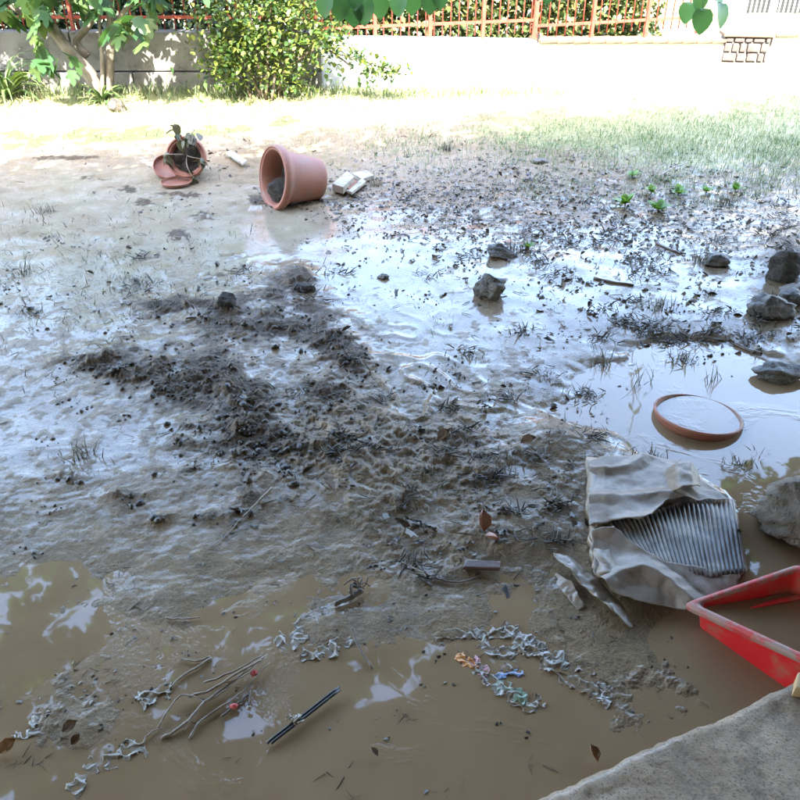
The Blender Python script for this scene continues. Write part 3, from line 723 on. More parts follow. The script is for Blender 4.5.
# low side branch to the right
sp = spline([at(285,70,YB), at(318,48,YB-.1), at(340,58,YB-.15), at(356,72,YB-.2), at(363,84,YB-.2)], 6)
mb.tube(sp, [.012-.0004*i for i in range(len(sp))], 6)
for cx, cy, n in [(362,58,60),(372,70,70),(390,72,60),(383,62,40),(352,50,30),(403,70,25),(368,80,20),(320,40,60),(336,46,30)]:
    for j in range(n):
        c = at(cx, cy, YB-.2); pts.append(c+Vector((random.gauss(0,.055), random.gauss(0,.07), random.gauss(0,.035))))
mb.tube(spline([at(330,52,YB-.1), at(360,60,YB-.2), at(400,72,YB-.2)], 6), .005, 5)
mb.build('trunk', 'stem', bt, rel=True)
pts = [p for p in pts if p.z > .12]
tree_finish(bt, pts, OVATE, (.032,.065), 'bush_leaf', (-1.2,.7))

def strap(px, py, n, L, label, name='strap_plant', spread=1.0, up=.9):
    b = G(px, py); t = thing(name, b, label, 'plant')
    nseg = 7; V = []; F = []; rn_ = []
    for k in range(n):
        a = random.uniform(0, 6.28); l = L*random.uniform(.6, 1.1); wv = random.uniform(.012,.02); el = random.uniform(.5, 1.4)*up
        p = Vector((0,0,0)); d0 = len(V); c = random.random()
        for i in range(nseg+1):
            f = i/nseg; ang = el - 1.9*f*f*spread*random.uniform(.85,1.1)
            if i: p = p + Vector((math.cos(a)*math.cos(ang), math.sin(a)*math.cos(ang), math.sin(ang)))*l/nseg
            sd_ = Vector((-math.sin(a), math.cos(a), 0))*wv*(1-f**2.5)
            V += [p-sd_, p+Vector((0,0,-.004)), p+sd_]; rn_ += [c]*3
        for i in range(nseg):
            q = d0+i*3; F += [(q,q+1,q+4,q+3),(q+1,q+2,q+5,q+4)]
    link('foliage', mesh_np('foliage', [tuple(v) for v in V], F, rn_), 'strap_leaf', t)
    mb = MB(); mb.tube([(0,0,-.03),(0,0,.05)], .02, 7); mb.build('crown_base', 'stem', t)
strap(103, 103, 38, .34, 'pale spiky strap-leaved plant at the foot of the fig tree')
strap(8, 98, 55, .60, 'tall green strap-leaved clump beside the grey wall at the left edge', up=1.1)
strap(-22, 99, 45, .55, 'green strap-leaved clump cut by the left edge of the photo', up=1.1)

# ------------------------------------------------------------------ ROCKS
def rock(name, px, py, wpx, dims, seed, label, mat='rock_dark', sink=.3, rz=0, group=None, cat='rock', facets=9):
    g = G(px, py); zc = (Vector((g.x, g.y, g.z-CAM_H))).dot(Vector((0, CT, -ST)))
    r = wpx/2*zc/FPX
    me_ = rock_mesh(name, seed, (r*dims[0], r*dims[1], r*dims[2]), 5 if wpx > 100 else 4, facets, .15)
    o = link(name, me_, mat); zmin = r*dims[2]
    o.location = (g.x, g.y+r*dims[1]*.5, g.z + zmin*(1-2*sink)*.75); o.rotation_euler = (0, 0, rz)
    return tag(o, label, cat, group)
rock('stone', 490, 298, 40, (1,.8,.85), 11, 'dark angular stone standing alone in the smooth wet mud', sink=.22)
rock('stone', 500, 258, 34, (1,.8,.55), 12, 'dark stone caught in dead grass below the leaf litter', sink=.3)
rock('stone', 718, 266, 36, (1,.6,.45), 13, 'flat dark stone beside a small grass tuft', sink=.25)
rock('stone', 773, 318, 46, (1,.7,.75), 14, 'wet grey stone above the flat stone by the puddle', sink=.25)
rock('stone', 797, 306, 34, (1,.8,.6), 15, 'brown stone cut by the right edge behind the wet grey stone', sink=.25)
rock('stone', 792, 297, 30, (1,.7,.6), 21, 'pale grey stone at the right edge under the dark clod', 'rock_pale', sink=.2)
o = rock('stone', 782, 381, 52, (1,.62,.42), 16, 'flat dark stone slab lying in the bright puddle', sink=.2, facets=5)
rock('boulder', 826, 545, 134, (1,.7,.62), 17, 'large rough grey-brown boulder at the right edge above the red tray', 'boulder_stone', sink=.12, facets=7)
rock('stone', 733, 540, 15, (1,.5,1.5), 18, 'small upright brown stone between the cardboard and boulder', sink=.2)
rock('stone', 541, 164, 17, (1,.7,.5), 19, 'small pale stone on the edge of the grass', 'rock_pale')
rock('stone', 117, 112, 20, (1,1,.9), 20, 'rough grey stone at the foot of the fig tree', 'rock_dark', sink=.2)
rock('mud_clod', 303, 292, 24, (1,.7,.6), 31, 'rounded dark earth clod at the upper tip of the dug mud', 'soil', cat='clod')
rock('mud_clod', 226, 304, 26, (1,.7,.6), 32, 'black earth clod on top of the dug mud', 'soil', cat='clod')
rock('mud_clod', 788, 280, 40, (1,.8,1.1), 33, 'tall black earth clod at the right edge above the stones', 'soil', cat='clod')
rock('mud_clod', 383, 279, 12, (1,.8,.6), 34, 'small brown clod on the smooth mud right of the dug patch', 'rock_dark', cat='clod')

# ------------------------------------------------------------------ POTS
def pot_parts(t, R, Rb, L, M4, fill, soilmat='soil'):
    th = .012
    prof = [(0,0),(Rb*.6,0),(Rb,0),(Rb+.004,.01)]
    for k in range(1, 9): prof.append((Rb+(R-.018-Rb)*k/8, L*.86*k/8))
    prof += [(R-.004,L*.865),(R,L*.88),(R+.003,L*.94),(R,L*.985),(R-.006,L),(R-.016,L),(R-.022,L*.98)]
    for k in range(7, -1, -1): prof.append((Rb+(R-.022-Rb)*k/8-th*.6, max(L*.95*k/8, .012)))
    prof.append((0,.012))
    o = MB().lathe(prof, 56).build('body', 'terracotta', t); o.data.transform(M4)
    rim = MB().lathe([(R-.001,L*.862),(R+.010,L*.868),(R+.012,L*.92),(R+.011,L*.975),(R+.004,L+.004),(R-.008,L+.003),(R-.001,L*.97)], 56).build('rim', 'terracotta', t)
    rim.data.transform(M4)
    bm = bmesh.new(); bmesh.ops.create_circle(bm, cap_ends=False, segments=40, radius=.98)
    bmesh.ops.delete(bm, geom=bm.verts[:], context='VERTS')
    rs = Rb+(R-.022-Rb)*fill-.004
    ring = []; nring = 9; nsg = 36
    ctr = bm.verts.new((0, 0, L*.95*fill+.01*random.random()))
    for i in range(1, nring+1):
        r = rs*i/nring
        ring.append([bm.verts.new((r*math.cos(2*math.pi*k/nsg), r*math.sin(2*math.pi*k/nsg), L*.95*fill + .022*noise3((r*math.cos(2*math.pi*k/nsg), r*math.sin(2*math.pi*k/nsg), .3), 16, 3)*(1 if i < nring else 0))) for k in range(nsg)])
    for k in range(nsg): bm.faces.new((ctr, ring[0][k], ring[0][(k+1) % nsg]))
    for i in range(nring-1):
        for k in range(nsg): bm.faces.new((ring[i][k], ring[i+1][k], ring[i+1][(k+1) % nsg], ring[i][(k+1) % nsg]))
    me = bpy.data.meshes.new('soil'); bm.to_mesh(me); bm.free(); me.transform(M4)
    for p in me.polygons: p.use_smooth = True
    link('soil', me, soilmat, t)
def axis_matrix(d, origin):
    return Matrix.Translation(origin) @ Vector(d).normalized().to_track_quat('Z', 'Y').to_matrix().to_4x4()
# big pot lying on its side
R, Rb, L = .190, .128, .325
g = G(296, 203)
t = thing('plant_pot', g, 'large terracotta plant pot lying on its side, opening to the left', 'plant pot')
tilt = math.asin((R-Rb)/L); yaw = math.radians(213)
dv = Vector((math.cos(yaw)*math.cos(tilt), math.sin(yaw)*math.cos(tilt), math.sin(tilt)))
base = Vector((-math.cos(yaw)*L*.5, -math.sin(yaw)*L*.5+.05, Rb*math.cos(tilt)-.012))
pot_parts(t, R, Rb, L, axis_matrix(dv, base), .62)
me_ = rock_mesh('soil', 44, (.115, .11, .10), 4, 5, .22)
o = link('soil', me_, 'soil', t); o.location = base + dv*L*.74 + Vector((0, 0, -R*.46)); o.rotation_euler = (0, 0, yaw)
m4 = axis_matrix(dv, base)
# small pot tilted towards the camera
R, Rb, L = .128, .09, .21
g = G(188, 181)
t = thing('plant_pot', g, 'smaller terracotta pot tipped over with a wilted plant in it', 'plant pot')
dv = Vector((.02, -math.cos(.38), math.sin(.38)))
base = Vector((.0, .21, Rb*math.cos(.38)-.0))
m4 = axis_matrix(dv, base)
pot_parts(t, R, Rb, L, m4, .86)
pl = thing('potted_plant', g+m4 @ Vector((0, 0, L*.8)), 'small wilted plant with drooping leaves in the tipped pot', 'plant')
mb = MB(); lp, lr = [], []
o0 = m4 @ Vector((0,.02,L*.82)) - (m4 @ Vector((0,0,L*.8)))
for (dx, dz, dy) in [(-.05,.22,-.02),(.09,.20,-.04),(.02,.16,-.05),(.12,.02,-.10),(.05,-.10,-.12),(-.12,.05,-.1)]:
    e = Vector((dx, dy, dz)); mb.tube(spline([o0, e*.5+Vector((-dx*.2,-.03,.02)), e], 5), [.005-.0003*i for i in range(11)], 5)
    for k in range(5):
        lp.append(tuple(e*random.uniform(.75,1.05)+Vector((random.gauss(0,.015),random.gauss(0,.015),random.gauss(0,.012))))); lr.append((random.uniform(0,6.28), random.uniform(-1.4,-.2), random.uniform(-.6,.6)))
mb.build('stem', 'twig', pl); lr = np.array(lr)
inst('foliage', OVATE, np.array(lp), rots(lr[:,0],lr[:,1],lr[:,2]), rng.uniform(.06,.10,len(lp)), 'wilted_leaf', pl)
def saucer(px, py, r, label, tiltx=0, tilty=0, lift=0, z=None, mat='terracotta'):
    g = G(px, py)
    if z is not None: g = P(px, py, z)
    mb = MB().lathe([(0,0),(r*.88,0),(r*.92,.006),(r*.965,.032),(r*.975,.036),(r,.036),(r+.004,.032),(r+.001,.026),(r*.96,.003),(r*.92,-.006),(0,-.006)], 64)
    o = mb.build('saucer', mat); o.location = g + Vector((0,0,lift)); o.rotation_euler = (tiltx, tilty, 0)
    return tag(o, label, 'saucer')
saucer(177, 184, .105, 'flat terracotta saucer lying in front of the smaller pot', lift=.006).scale = (1, 1, .5)
saucer(168, 176, .092, 'terracotta saucer leaning against the left of the smaller pot', tiltx=math.radians(38), tilty=math.radians(20), lift=.05)
o = saucer(697, 418, .168, 'terracotta-coloured saucer half sunk in the bright puddle', tiltx=math.radians(-6), tilty=math.radians(4), lift=-.015, z=0)

# broken cream boards beside the big pot
def slab(name, poly, z, th, mat, label, cat, tilt=0, group=None, sides=None):
    pts = [P(a, b, 0) for a, b in poly]; c = sum(pts, Vector())/len(pts); zg = max(H1(c.x, c.y), 0)+z
    pts = [P(a, b, zg+th) for a, b in poly]; c = sum(pts, Vector())/len(pts)
    n = len(pts); mb = MB()
    top = [Vector((p.x-c.x, p.y-c.y, th+tilt*(p.x-c.x))) for p in pts]; bot = [Vector((v.x, v.y, v.z-th)) for v in top]
    mb.add(bot+top, [tuple(range(n-1,-1,-1)), tuple(range(n,2*n))] + [(i,(i+1)%n,n+(i+1)%n,n+i) for i in range(n)])
    o = mb.build(name, mat, None, False, min(.004, th*.3)); o.location = (c.x, c.y, zg)
    return tag(o, label, cat, group)
slab('tile_shard', [(332,182),(347,171),(354,178),(343,187)], .01, .05, 'cream_board', 'cream broken tile leftmost of those beside the big pot', 'tile', .15)
slab('tile_shard', [(344,186),(352,178),(358,181),(349,189)], .0, .035, 'brick_red', 'reddish broken tile between the cream ones by the big pot', 'tile')
slab('tile_shard', [(352,174),(366,170),(374,174),(362,179)], .0, .03, 'cream_board', 'cream broken tile rightmost and farthest beside the big pot', 'tile', -.1)
slab('tile_shard', [(346,190),(362,178),(366,181),(352,192)], .015, .02, 'cream_board', 'cream narrow tile strip nearest the camera by the big pot', 'tile')
slab('board_scrap', [(226,152),(231,150),(247,160),(242,163)], .02, .02, 'cream_board', 'pale narrow board scrap between the two pots', 'board')
slab('board_scrap', [(463,567),(466,559),(501,561),(500,568)], .004, .014, 'brown_board', 'small dark brown wooden block at the edge of the brown water', 'board')
slab('wood_post', [(795,688),(798,672),(815,672),(815,690)], .0, .15, 'tan_wood', 'tan wooden stub at the right edge below the red tray', 'wood')

# ------------------------------------------------------------------ CARDBOARD
def resample(pl, n):
    pl = [Vector((a[0], a[1], a[2] if len(a) > 2 else 0)) for a in pl]
    d = [0]
    for i in range(1, len(pl)): d.append(d[-1]+(pl[i]-pl[i-1]).length)
    out = []
    for k in range(n):
        s = d[-1]*k/(n-1); i = 0
        while i < len(pl)-2 and d[i+1] < s: i += 1
        out.append(pl[i].lerp(pl[i+1], (s-d[i])/max(d[i+1]-d[i], 1e-6)))
    return out
def sheet(name, up, lo, nu, nv, mat, parent, wr=.01, wf=9, seed=0, th=.004, flute=0, nfl=0, crease=0, jag=0, sub=True):
    """sheet between two outlines given as (px, py, height)"""
    up, lo = resample(up, nu), resample(lo, nu); V = []
    for i in range(nu):
        for j in range(nv):
            f = j/(nv-1); q = up[i].lerp(lo[i], f)
            p = P(q.x, q.y, q.z)
            w_ = wr*(float(fbm(np.array([p.x]), np.array([p.y]), wf, 3, seed)[0]))
            if crease: w_ += crease*max(0, 1-5*abs(noise3((p.x, p.y, 0), wf*.5, seed+3)))
            if flute: w_ += flute*math.sin(i/(nu-1)*nfl*2*math.pi)
            V.append(p + Vector((jag*noise3((p.x,p.y,1), 30, seed), jag*noise3((p.x,p.y,2), 30, seed+1), w_)) - parent.location)
    F = [(i*nv+j, (i+1)*nv+j, (i+1)*nv+j+1, i*nv+j+1) for i in range(nu-1) for j in range(nv-1)]
    o = link(name, mesh_np(name, [tuple(v) for v in V], F), mat, parent)
    m = o.modifiers.new('thickness', 'SOLIDIFY'); m.thickness = th; m.offset = -1
    return o
cb = thing('cardboard_box', P(660, 540, .02), 'flattened soggy cardboard box with its fluting torn open', 'cardboard')
sheet('base_sheet', [(590,475,.03),(640,470,.03),(700,480,.03),(733,505,.02)], [(600,575,.03),(650,592,.03),(710,592,.02),(747,572,.012)], 50, 40, 'cardboard_wet', cb, .006, 7, 1, .012)
sheet('fluting', [(606,519,.055),(640,514,.058),(690,500,.055),(733,499,.045)], [(630,550,.055),(668,566,.055),(712,578,.045),(746,572,.03)], 330, 14, 'flute', cb, .004, 9, 2, .002, .0026, 27)
sheet('top_sheet', [(588,463,.055),(604,456,.07),(650,456,.065),(678,462,.06),(690,468,.07),(700,486,.05),(728,497,.05)],
      [(589,526,.075),(612,521,.08),(640,522,.085),(652,515,.085),(668,500,.085),(696,500,.065),(729,500,.05)], 90, 50, 'cardboard', cb, .005, 7, 3, .0025, crease=.014, jag=.005)
sheet('torn_flap', [(664,472,.07),(678,464,.11),(690,462,.115),(697,470,.08)], [(668,494,.075),(680,489,.115),(692,486,.12),(700,487,.075)], 20, 14, 'cardboard', cb, .008, 14, 9, .004)
sheet('lower_sheet', [(591,532,.075),(612,530,.075),(640,548,.07),(668,562,.065),(700,567,.05),(727,577,.04),(738,580,.03)],
      [(594,572,.06),(612,592,.05),(636,601,.04),(664,606,.03),(690,611,.03),(712,604,.025),(736,592,.02)], 90, 50, 'cardboard', cb, .007, 6, 4, .0025, crease=.018, jag=.005)
for k, (a, b, z0, z1) in enumerate([((588,463),(589,527),.02,.052),((590,469),(592,524),.052,.07),((590,532),(594,574),.02,.05),((594,534),(600,578),.05,.07)]):
    p0, p1 = P(*a, z0), P(*b, z0)
    d = (p1-p0).normalized(); n = Vector((-d.y, d.x, 0)); 
    if n.x > 0: n = -n
    mb = MB(); pl1 = [p0.lerp(p1, i/14) + n*(.012*noise3((i*.3, k, 0), 1.1, 5)+.008) for i in range(15)]
    V = []; F = []
    for i, q in enumerate(pl1):
        for (o1, zz) in ((0, z0), (0, z1-.004), (.05, z1-.004), (.05, z0)): V.append(q - n*o1 + Vector((0,0,zz-q.z)))
    for i in range(14):
        for j in range(4): F.append((i*4+j, (i+1)*4+j, (i+1)*4+(j+1)%4, i*4+(j+1)%4))
    mb.add(V, F + [(3,2,1,0),(56,57,58,59)]); mb.build('torn_edge', 'cardboard_wet', cb, True, rel=True)
st = thing('cardboard_strip', P(595, 590, .01), 'curled brown cardboard strip in the water left of the soggy box', 'cardboard')
sheet('strip', [(553,552,.022),(575,560,.022),(598,580,.02),(622,606,.014),(634,626,.006)], [(556,558,.030),(571,571,.042),(592,592,.045),(614,614,.034),(630,628,.010)], 60, 12, 'cardboard_wet', st, .010, 14, 6, .002, jag=.004)
st = thing('cardboard_strip', P(575, 600, .01), 'narrow folded pale cardboard scrap sunk beside the curled strip', 'cardboard')
sheet('strip', [(556,572,.006),(572,582,.016),(585,608,.006)], [(552,578,.0),(563,592,.010),(578,612,.001)], 30, 14, 'cardboard_wet', st, .008, 16, 7, .0015, jag=.005)
for (a, b, c, d, lab) in [((574,505),(600,497),(600,502),(578,509),'brown torn cardboard tab at the upper left of the box'),
                          ((686,544),(742,558),(738,564),(690,552),'brown torn cardboard shred lying across the fluting')]:
    pass

# ------------------------------------------------------------------ RED TRAY
zr = [.07, .14, .17, .16]
cs = [P(688, 604, zr[0]), P(800, 566, zr[1]), None, P(818, 664, zr[3])]
cs[2] = cs[1] + (cs[3]-cs[0]); cs[2].z = zr[2]
tr = thing('plastic_tray', Vector(((cs[0].x+cs[2].x)/2, (cs[0].y+cs[2].y)/2, -.02)), 'red plastic tray holding muddy water at the right edge', 'tray')
ctr = sum(cs, Vector())/4
def rloop(inset, z_off=None, zfix=None, r=.028, n=8):
    out = []
    for i in range(4):
        c = cs[i]; p = cs[i-1]; q = cs[(i+1) % 4]
        dp = (p-c).normalized(); dq = (q-c).normalized()
        cc = c + (dp+dq)*inset
        a, b = cc+dp*r, cc+dq*r
        for k in range(n+1):
            t = k/n; pt = (1-t)**2*a + 2*t*(1-t)*cc + t*t*b
            out.append(Vector((pt.x, pt.y, zfix if zfix is not None else pt.z+(z_off or 0))))
    m = len(out); dense = []
    for i in range(m):
        a, b = out[i], out[(i+1) % m]
        dense.append(a)
        if i % (n+1) == n:
            for k in range(1, 12): dense.append(a.lerp(b, k/12))
    return dense
loops = [rloop(-.007, -.018), rloop(-.010, -.004), rloop(-.006, .003), rloop(.010, .003), rloop(.016, -.006)]
N_ = len(loops[0])
def skin(loops, close=True):
    V = [v - tr.location for L_ in loops for v in L_]; F = []
    for i in range(len(loops)-1):
        for k in range(N_): F.append((i*N_+k, i*N_+(k+1) % N_, (i+1)*N_+(k+1) % N_, (i+1)*N_+k))
    return MB().add(V, F)
skin(loops).build('rim', 'red_scuffed', tr)
def wall_loop(t, off):      # t: 0 top .. 1 floor
    A_, B_ = rloop(.016+off, -.004), rloop(.042+off*3, None, -.012+(.0 if off > 0 else -.008))
    return [a.lerp(b, t) + Vector((0,0,-.0*t)) for a, b in zip(A_, B_)]
skin([wall_loop(t, 0) for t in (0,.25,.5,.75,.92)] + [rloop(.07, None, -.014)]).build('side_wall', 'red_plastic', tr)
skin([wall_loop(t, -.006) for t in (.05,.3,.6,.9,1)]).build('outer_wall', 'red_plastic', tr)
fl = rloop(.065, None, -.012); V = [v-tr.location for v in fl]
MB().add(V, [tuple(range(N_))]).build('floor', 'red_plastic', tr, False)
# moulded ridge on the tray floor
ra, rb_ = P(742, 606, .055), P(860, 588, .055)
mb = MB(); mb.tube([P(746,610,.062), P(775,602,.068), P(800,597,.069), P(850,590,.068)], [.003,.008,.009,.009], 8); mb.build('ridge', 'red_plastic', tr, rel=True)
wl = wall_loop(.55, .001); zw = .066
V = []
for a, b in zip(wall_loop(0, .0005), wall_loop(1, .0005)):
    t_ = 0 if a.z <= zw else (a.z-zw)/(a.z-b.z); p = a.lerp(b, t_); p.z = zw; V.append(p-tr.location)
MB().add(V, [tuple(range(N_))]).build('water', 'water', tr, False)

# ------------------------------------------------------------------ TWIGS, STICKS, SCRAPS
def twig(t, pl, r0, r1, mat='twig', lift=.008, name='twig'):
    pts = []
    for i, q in enumerate(pl):
        pts.append(G(q[0], q[1], (q[2] if len(q) > 2 else lift)))
    sp = spline(pts, 5); n = len(sp)
    rr = [(r0+(r1-r0)*i/(n-1))*random.uniform(.85,1.15) for i in range(n)]
    sp = [p+Vector((random.gauss(0,.0012),random.gauss(0,.0012),random.gauss(0,.0008))) for p in sp]
    return MB().tube(sp, rr, 6).build(name, mat, t, rel=True)
t = thing('twig_bundle', G(220, 700), 'bundle of pale dead twigs with red buds in the brown water', 'twigs')
for pl, r in [([(268,654,.02),(235,680,.02),(205,702,.015),(185,724,.01),(162,738,.005)],.007),([(262,656,.02),(240,668,.02),(222,676,.015),(205,682,.01)],.0045),
              ([(270,662,.02),(243,690,.015),(220,708,.01),(200,722,.008),(190,738,.004)],.005),([(205,702,.012),(180,696,.02),(158,728,.004)],.004),
              ([(262,660,.03),(236,674,.03),(210,690,.02),(188,696,.015)],.006),([(250,666,.03),(225,690,.02),(200,706,.012),(183,731,.006)],.004),
              ([(162,728,.005),(150,733,.006),(142,744,.004)],.0035),([(186,694,.012),(198,698,.01),(212,700,.01)],.003),
              ([(267,656,.025),(245,675,.03),(222,684,.02),(196,696,.012)],.0035)]:
    twig(t, pl, r*.42, r*.72)
for pl, r in [([(248,694),(236,705),(222,716)],.004),([(250,690),(249,706)],.003)]: twig(t, pl, r, r*.8, 'twig_dark')
for a, b, s in [(254,673,.009),(234,706,.0085),(249,708,.006)]:
    g = G(a, b, .016); me_ = rock_mesh('bud', int(a), (s*1.2, s, s*.9), 2, 3, .25)
    o = link('bud', me_, 'bud_red' if s > .007 else 'twig', t); o.location = g - t.location
def stick(name, pl, r0, r1, label, mat='twig', cat='twig', lift=.006):
    t = G(*pl[0][:2]); o = None
    pts = [G(q[0], q[1], q[2] if len(q) > 2 else lift) for q in pl]; c = pts[len(pts)//2]
    sp = spline([p-c for p in pts], 5); n = len(sp)
    sp = [p+Vector((random.gauss(0,.001),random.gauss(0,.001),random.gauss(0,.0007))) for p in sp]
    o = MB().tube(sp, [(r0+(r1-r0)*i/(n-1))*random.uniform(.85,1.15) for i in range(n)], 6).build(name, mat); o.location = c
    return tag(o, label, cat)
stick('twig', [(211,658),(196,668),(182,676),(170,688)], .004, .003, 'thin twig just above the bundle of budded twigs', 'twig')
stick('twig', [(181,659),(196,661),(210,657)], .003, .003, 'short crooked twig at the upper end of the thin twig', 'twig')
stick('twig', [(165,618),(182,619),(200,617)], .003, .002, 'short pale twig lying level in the brown water', 'twig')
stick('twig', [(272,488,.03),(258,502,.02),(243,517,.01)], .005, .003, 'pale straight twig leaning on the rough mud', 'twig')
stick('twig', [(243,517),(228,533),(205,552)], .002, .0015, 'thin twig end trailing into the wet mud', 'twig')
stick('branch', [(335,604,.012),(348,598,.016),(362,590,.02)], .008, .009, 'thick dark broken branch with a knot of roots', 'twig_dark', 'branch')
stick('branch', [(594,278),(612,282),(634,285)], .008, .006, 'short brown branch on the wet mud above the puddle', 'twig_dark', 'branch')
stick('branch', [(735,343),(748,350),(762,353)], .010, .007, 'dark stick at the edge of the puddle near the flat stone', 'twig_dark', 'branch')
stick('branch', [(656,243),(672,250),(686,254)], .007, .005, 'thin brown branch above the puddle among the weeds', 'twig_dark', 'branch')
stick('twig', [(352,628,.02),(358,645,.015),(372,668,.004)], .004, .003, 'dark bent twig right of the clear plastic sheet', 'twig_dark')
stick('twig', [(660,176,.01),(672,168,.03),(690,162,.02)], .005, .003, 'thin dry twig on the green grass', 'twig')
stick('twig', [(435,578),(455,582),(470,580),(482,574)], .003, .002, 'thin dark twig at the edge of the brown water below the block', 'twig_dark')
stick('twig', [(402,562),(418,570),(432,576)], .003, .002, 'thin pale twig floating left of the dark wooden block', 'twig')
# knot of roots
g = G(358, 588, .012); t = thing('root_tangle', g, 'small tangle of dark roots on the end of the broken branch', 'roots')
for k in range(16):
    a = random.uniform(0, 6.28); r = random.uniform(.02,.05)
    pts_ = [Vector((0,0,0)), Vector((math.cos(a)*r*.5, math.sin(a)*r*.5, random.uniform(0,.03))), Vector((math.cos(a+.6)*r, math.sin(a+.6)*r, random.uniform(-.008,.025)))]
    MB().tube(spline(pts_, 4), .0022, 5).build('root', 'twig_dark', t)
# black folded strip with a tied tag
p0, p1 = G(268, 745, .006), G(340, 689, .012)
t = thing('black_stick', p0.lerp(p1, .5), 'flat black plastic stick tied with a pale wisp, in the brown water', 'stick')
d = (p1-p0).normalized(); n = Vector((-d.y, d.x, 0))
for off, f0, f1, w_ in ((.0034, 0, 1, .0044), (-.0042, .03, .985, .0040)):
    a, b = p0.lerp(p1, f0)+n*off, p0.lerp(p1, f1)+n*off
    sp = [a.lerp(b, i/10)+Vector((0,0,.004+.0006*math.sin(i*.9))) for i in range(11)]
    MB().tube(sp, w_, 6).build('rod', 'black_plastic', t, rel=True)
c = p0.lerp(p1, .36)+Vector((0,0,.006))
mb = MB()
for k in range(9):
    a = random.uniform(0, 6.28); mb.tube([c+d*.006*random.uniform(-1,1)+n*.012*random.uniform(-1,1)+Vector((0,0,.006)), c+Vector((math.cos(a)*.014, math.sin(a)*.014, random.uniform(.002,.014))), c+Vector((math.cos(a+.5)*.024, math.sin(a+.5)*.020, random.uniform(-.004,.01)))], .0028, 5)
mb.build('tie', 'wrap_white', t, rel=True)

def ribbon(name, pl, wpx, mat, parent, seed, amp=.012, n=46, m=9, z=.012):
    """ragged crumpled film lying along a pixel path"""
    pl = np.array(pl, float); lo = pl.min(0)-wpx; hi = pl.max(0)+wpx; st = max(.9, wpx/16)
    gx = np.arange(lo[0], hi[0], st); gy = np.arange(lo[1], hi[1], st*.8)
    GX, GY = np.meshgrid(gx, gy, indexing='ij'); D = np.full(GX.shape, 1e9)
    for k in range(len(pl)-1):
        a, b = pl[k], pl[k+1]; d = b-a
        t_ = np.clip(((GX-a[0])*d[0]+(GY-a[1])*d[1])/(d@d), 0, 1)
        D = np.minimum(D, np.hypot(GX-a[0]-t_*d[0], GY-a[1]-t_*d[1]))
    W = wpx*.46*(1 + 1.1*fbm(GX, GY, 1.1/wpx, 3, seed)) + .5*perlin(GX*.22, GY*.22, seed+9)
    V = np.array([P(a, b, 0) for a, b in zip(GX.ravel(), GY.ravel())])
    X_, Y_ = V[:,0], V[:,1]
    fold = np.maximum(0, 1-3.5*np.abs(perlin(X_*17, Y_*17, seed+1)))**2 + .6*np.maximum(0, 1-3.5*np.abs(perlin(X_*34+5, Y_*34, seed+2)))**2
    edge = np.clip(1-np.abs(D-W).ravel()/(wpx*.2), 0, 1)
    V[:,2] = -.0012 + amp*.34*fold + amp*.22*perlin(X_*40, Y_*40, seed+3) + amp*.22*edge*np.clip(.3+perlin(X_*14, Y_*14, seed+4), 0, 1)
    V[:,:2] += (np.array(V[:,2:3])*.3)
    nx, ny = GX.shape; ii_ = np.arange(nx*ny).reshape(nx, ny)
    F = np.stack([ii_[:-1,:-1], ii_[1:,:-1], ii_[1:,1:], ii_[:-1,1:]], -1).reshape(-1, 4)
    F = F[(D < W)[:-1,:-1].ravel()]
    if len(F) == 0: return None
    used, inv = np.unique(F, return_inverse=True); F = inv.reshape(-1, 4)
    V = V[used] - np.array(parent.location)
    o = link(name, mesh_np(name, V, F), mat, parent)
    mo = o.modifiers.new('thickness', 'SOLIDIFY'); mo.thickness = .0008
    return o
t = thing('plastic_wrapper', P(525, 665, .002), 'crumpled torn plastic wrapper with orange and green print in the brown water', 'wrapper')
ribbon('film', [(438,637),(455,633),(475,633),(492,631),(512,632)], 11, 'clear_plastic', t, 61)
ribbon('film', [(478,634),(488,650),(500,655),(516,648),(508,662)], 11, 'wrap_white', t, 62)
ribbon('film', [(505,630),(520,638),(535,645),(548,655),(562,660)], 13, 'wrap_white', t, 63, .016)
ribbon('film', [(530,650),(545,662),(562,672),(580,684),(598,692)], 17, 'clear_plastic', t, 64, .014)
ribbon('film', [(598,686),(606,692),(604,703)], 9, 'wrap_white', t, 65, .010)
ribbon('orange_print', [(459,657),(468,661),(476,666)], 8, 'wrap_orange', t, 66, .010, 16, 7)
ribbon('pink_print', [(474,664),(482,668),(484,674)], 11, 'wrap_pink', t, 67, .010, 16, 7)
ribbon('film', [(480,672),(490,680),(502,690)], 11, 'wrap_white', t, 68, .012, 24)
ribbon('green_print', [(498,685),(510,693),(522,700)], 14, 'wrap_green', t, 69, .012, 24)
ribbon('film', [(515,698),(526,704),(534,706)], 15, 'clear_plastic', t, 70, .012, 20)
ribbon('blue_print', [(498,676),(508,671),(520,674)], 7, 'wrap_blue', t, 71, .010, 20)
t = thing('plastic_sheet', P(318, 635, .002), 'muddy clear plastic sheet beside the dark broken branch', 'plastic sheet')
ribbon('film', [(284,640),(300,630),(318,618),(336,608)], 18, 'clear_plastic', t, 72, .010)
ribbon('film', [(306,655),(325,652),(345,640)], 14, 'clear_plastic', t, 73, .014)
t = thing('plastic_sheet', P(120, 750, .002), 'grey crumpled plastic piece near the bottom left corner', 'plastic sheet')
ribbon('film', [(107,760),(120,752),(134,748)], 17, 'clear_plastic', t, 74, .010, 24)
t = thing('plastic_sheet', P(152, 698, .002), 'small rounded plastic piece at the left end of the twigs', 'plastic sheet')
ribbon('film', [(145,700),(154,697),(166,690)], 14, 'clear_plastic', t, 75, .014, 24)
t = thing('plastic_wrapper', P(34, 722, .002), 'small white plastic scrap with a pink edge near the left edge', 'wrapper')
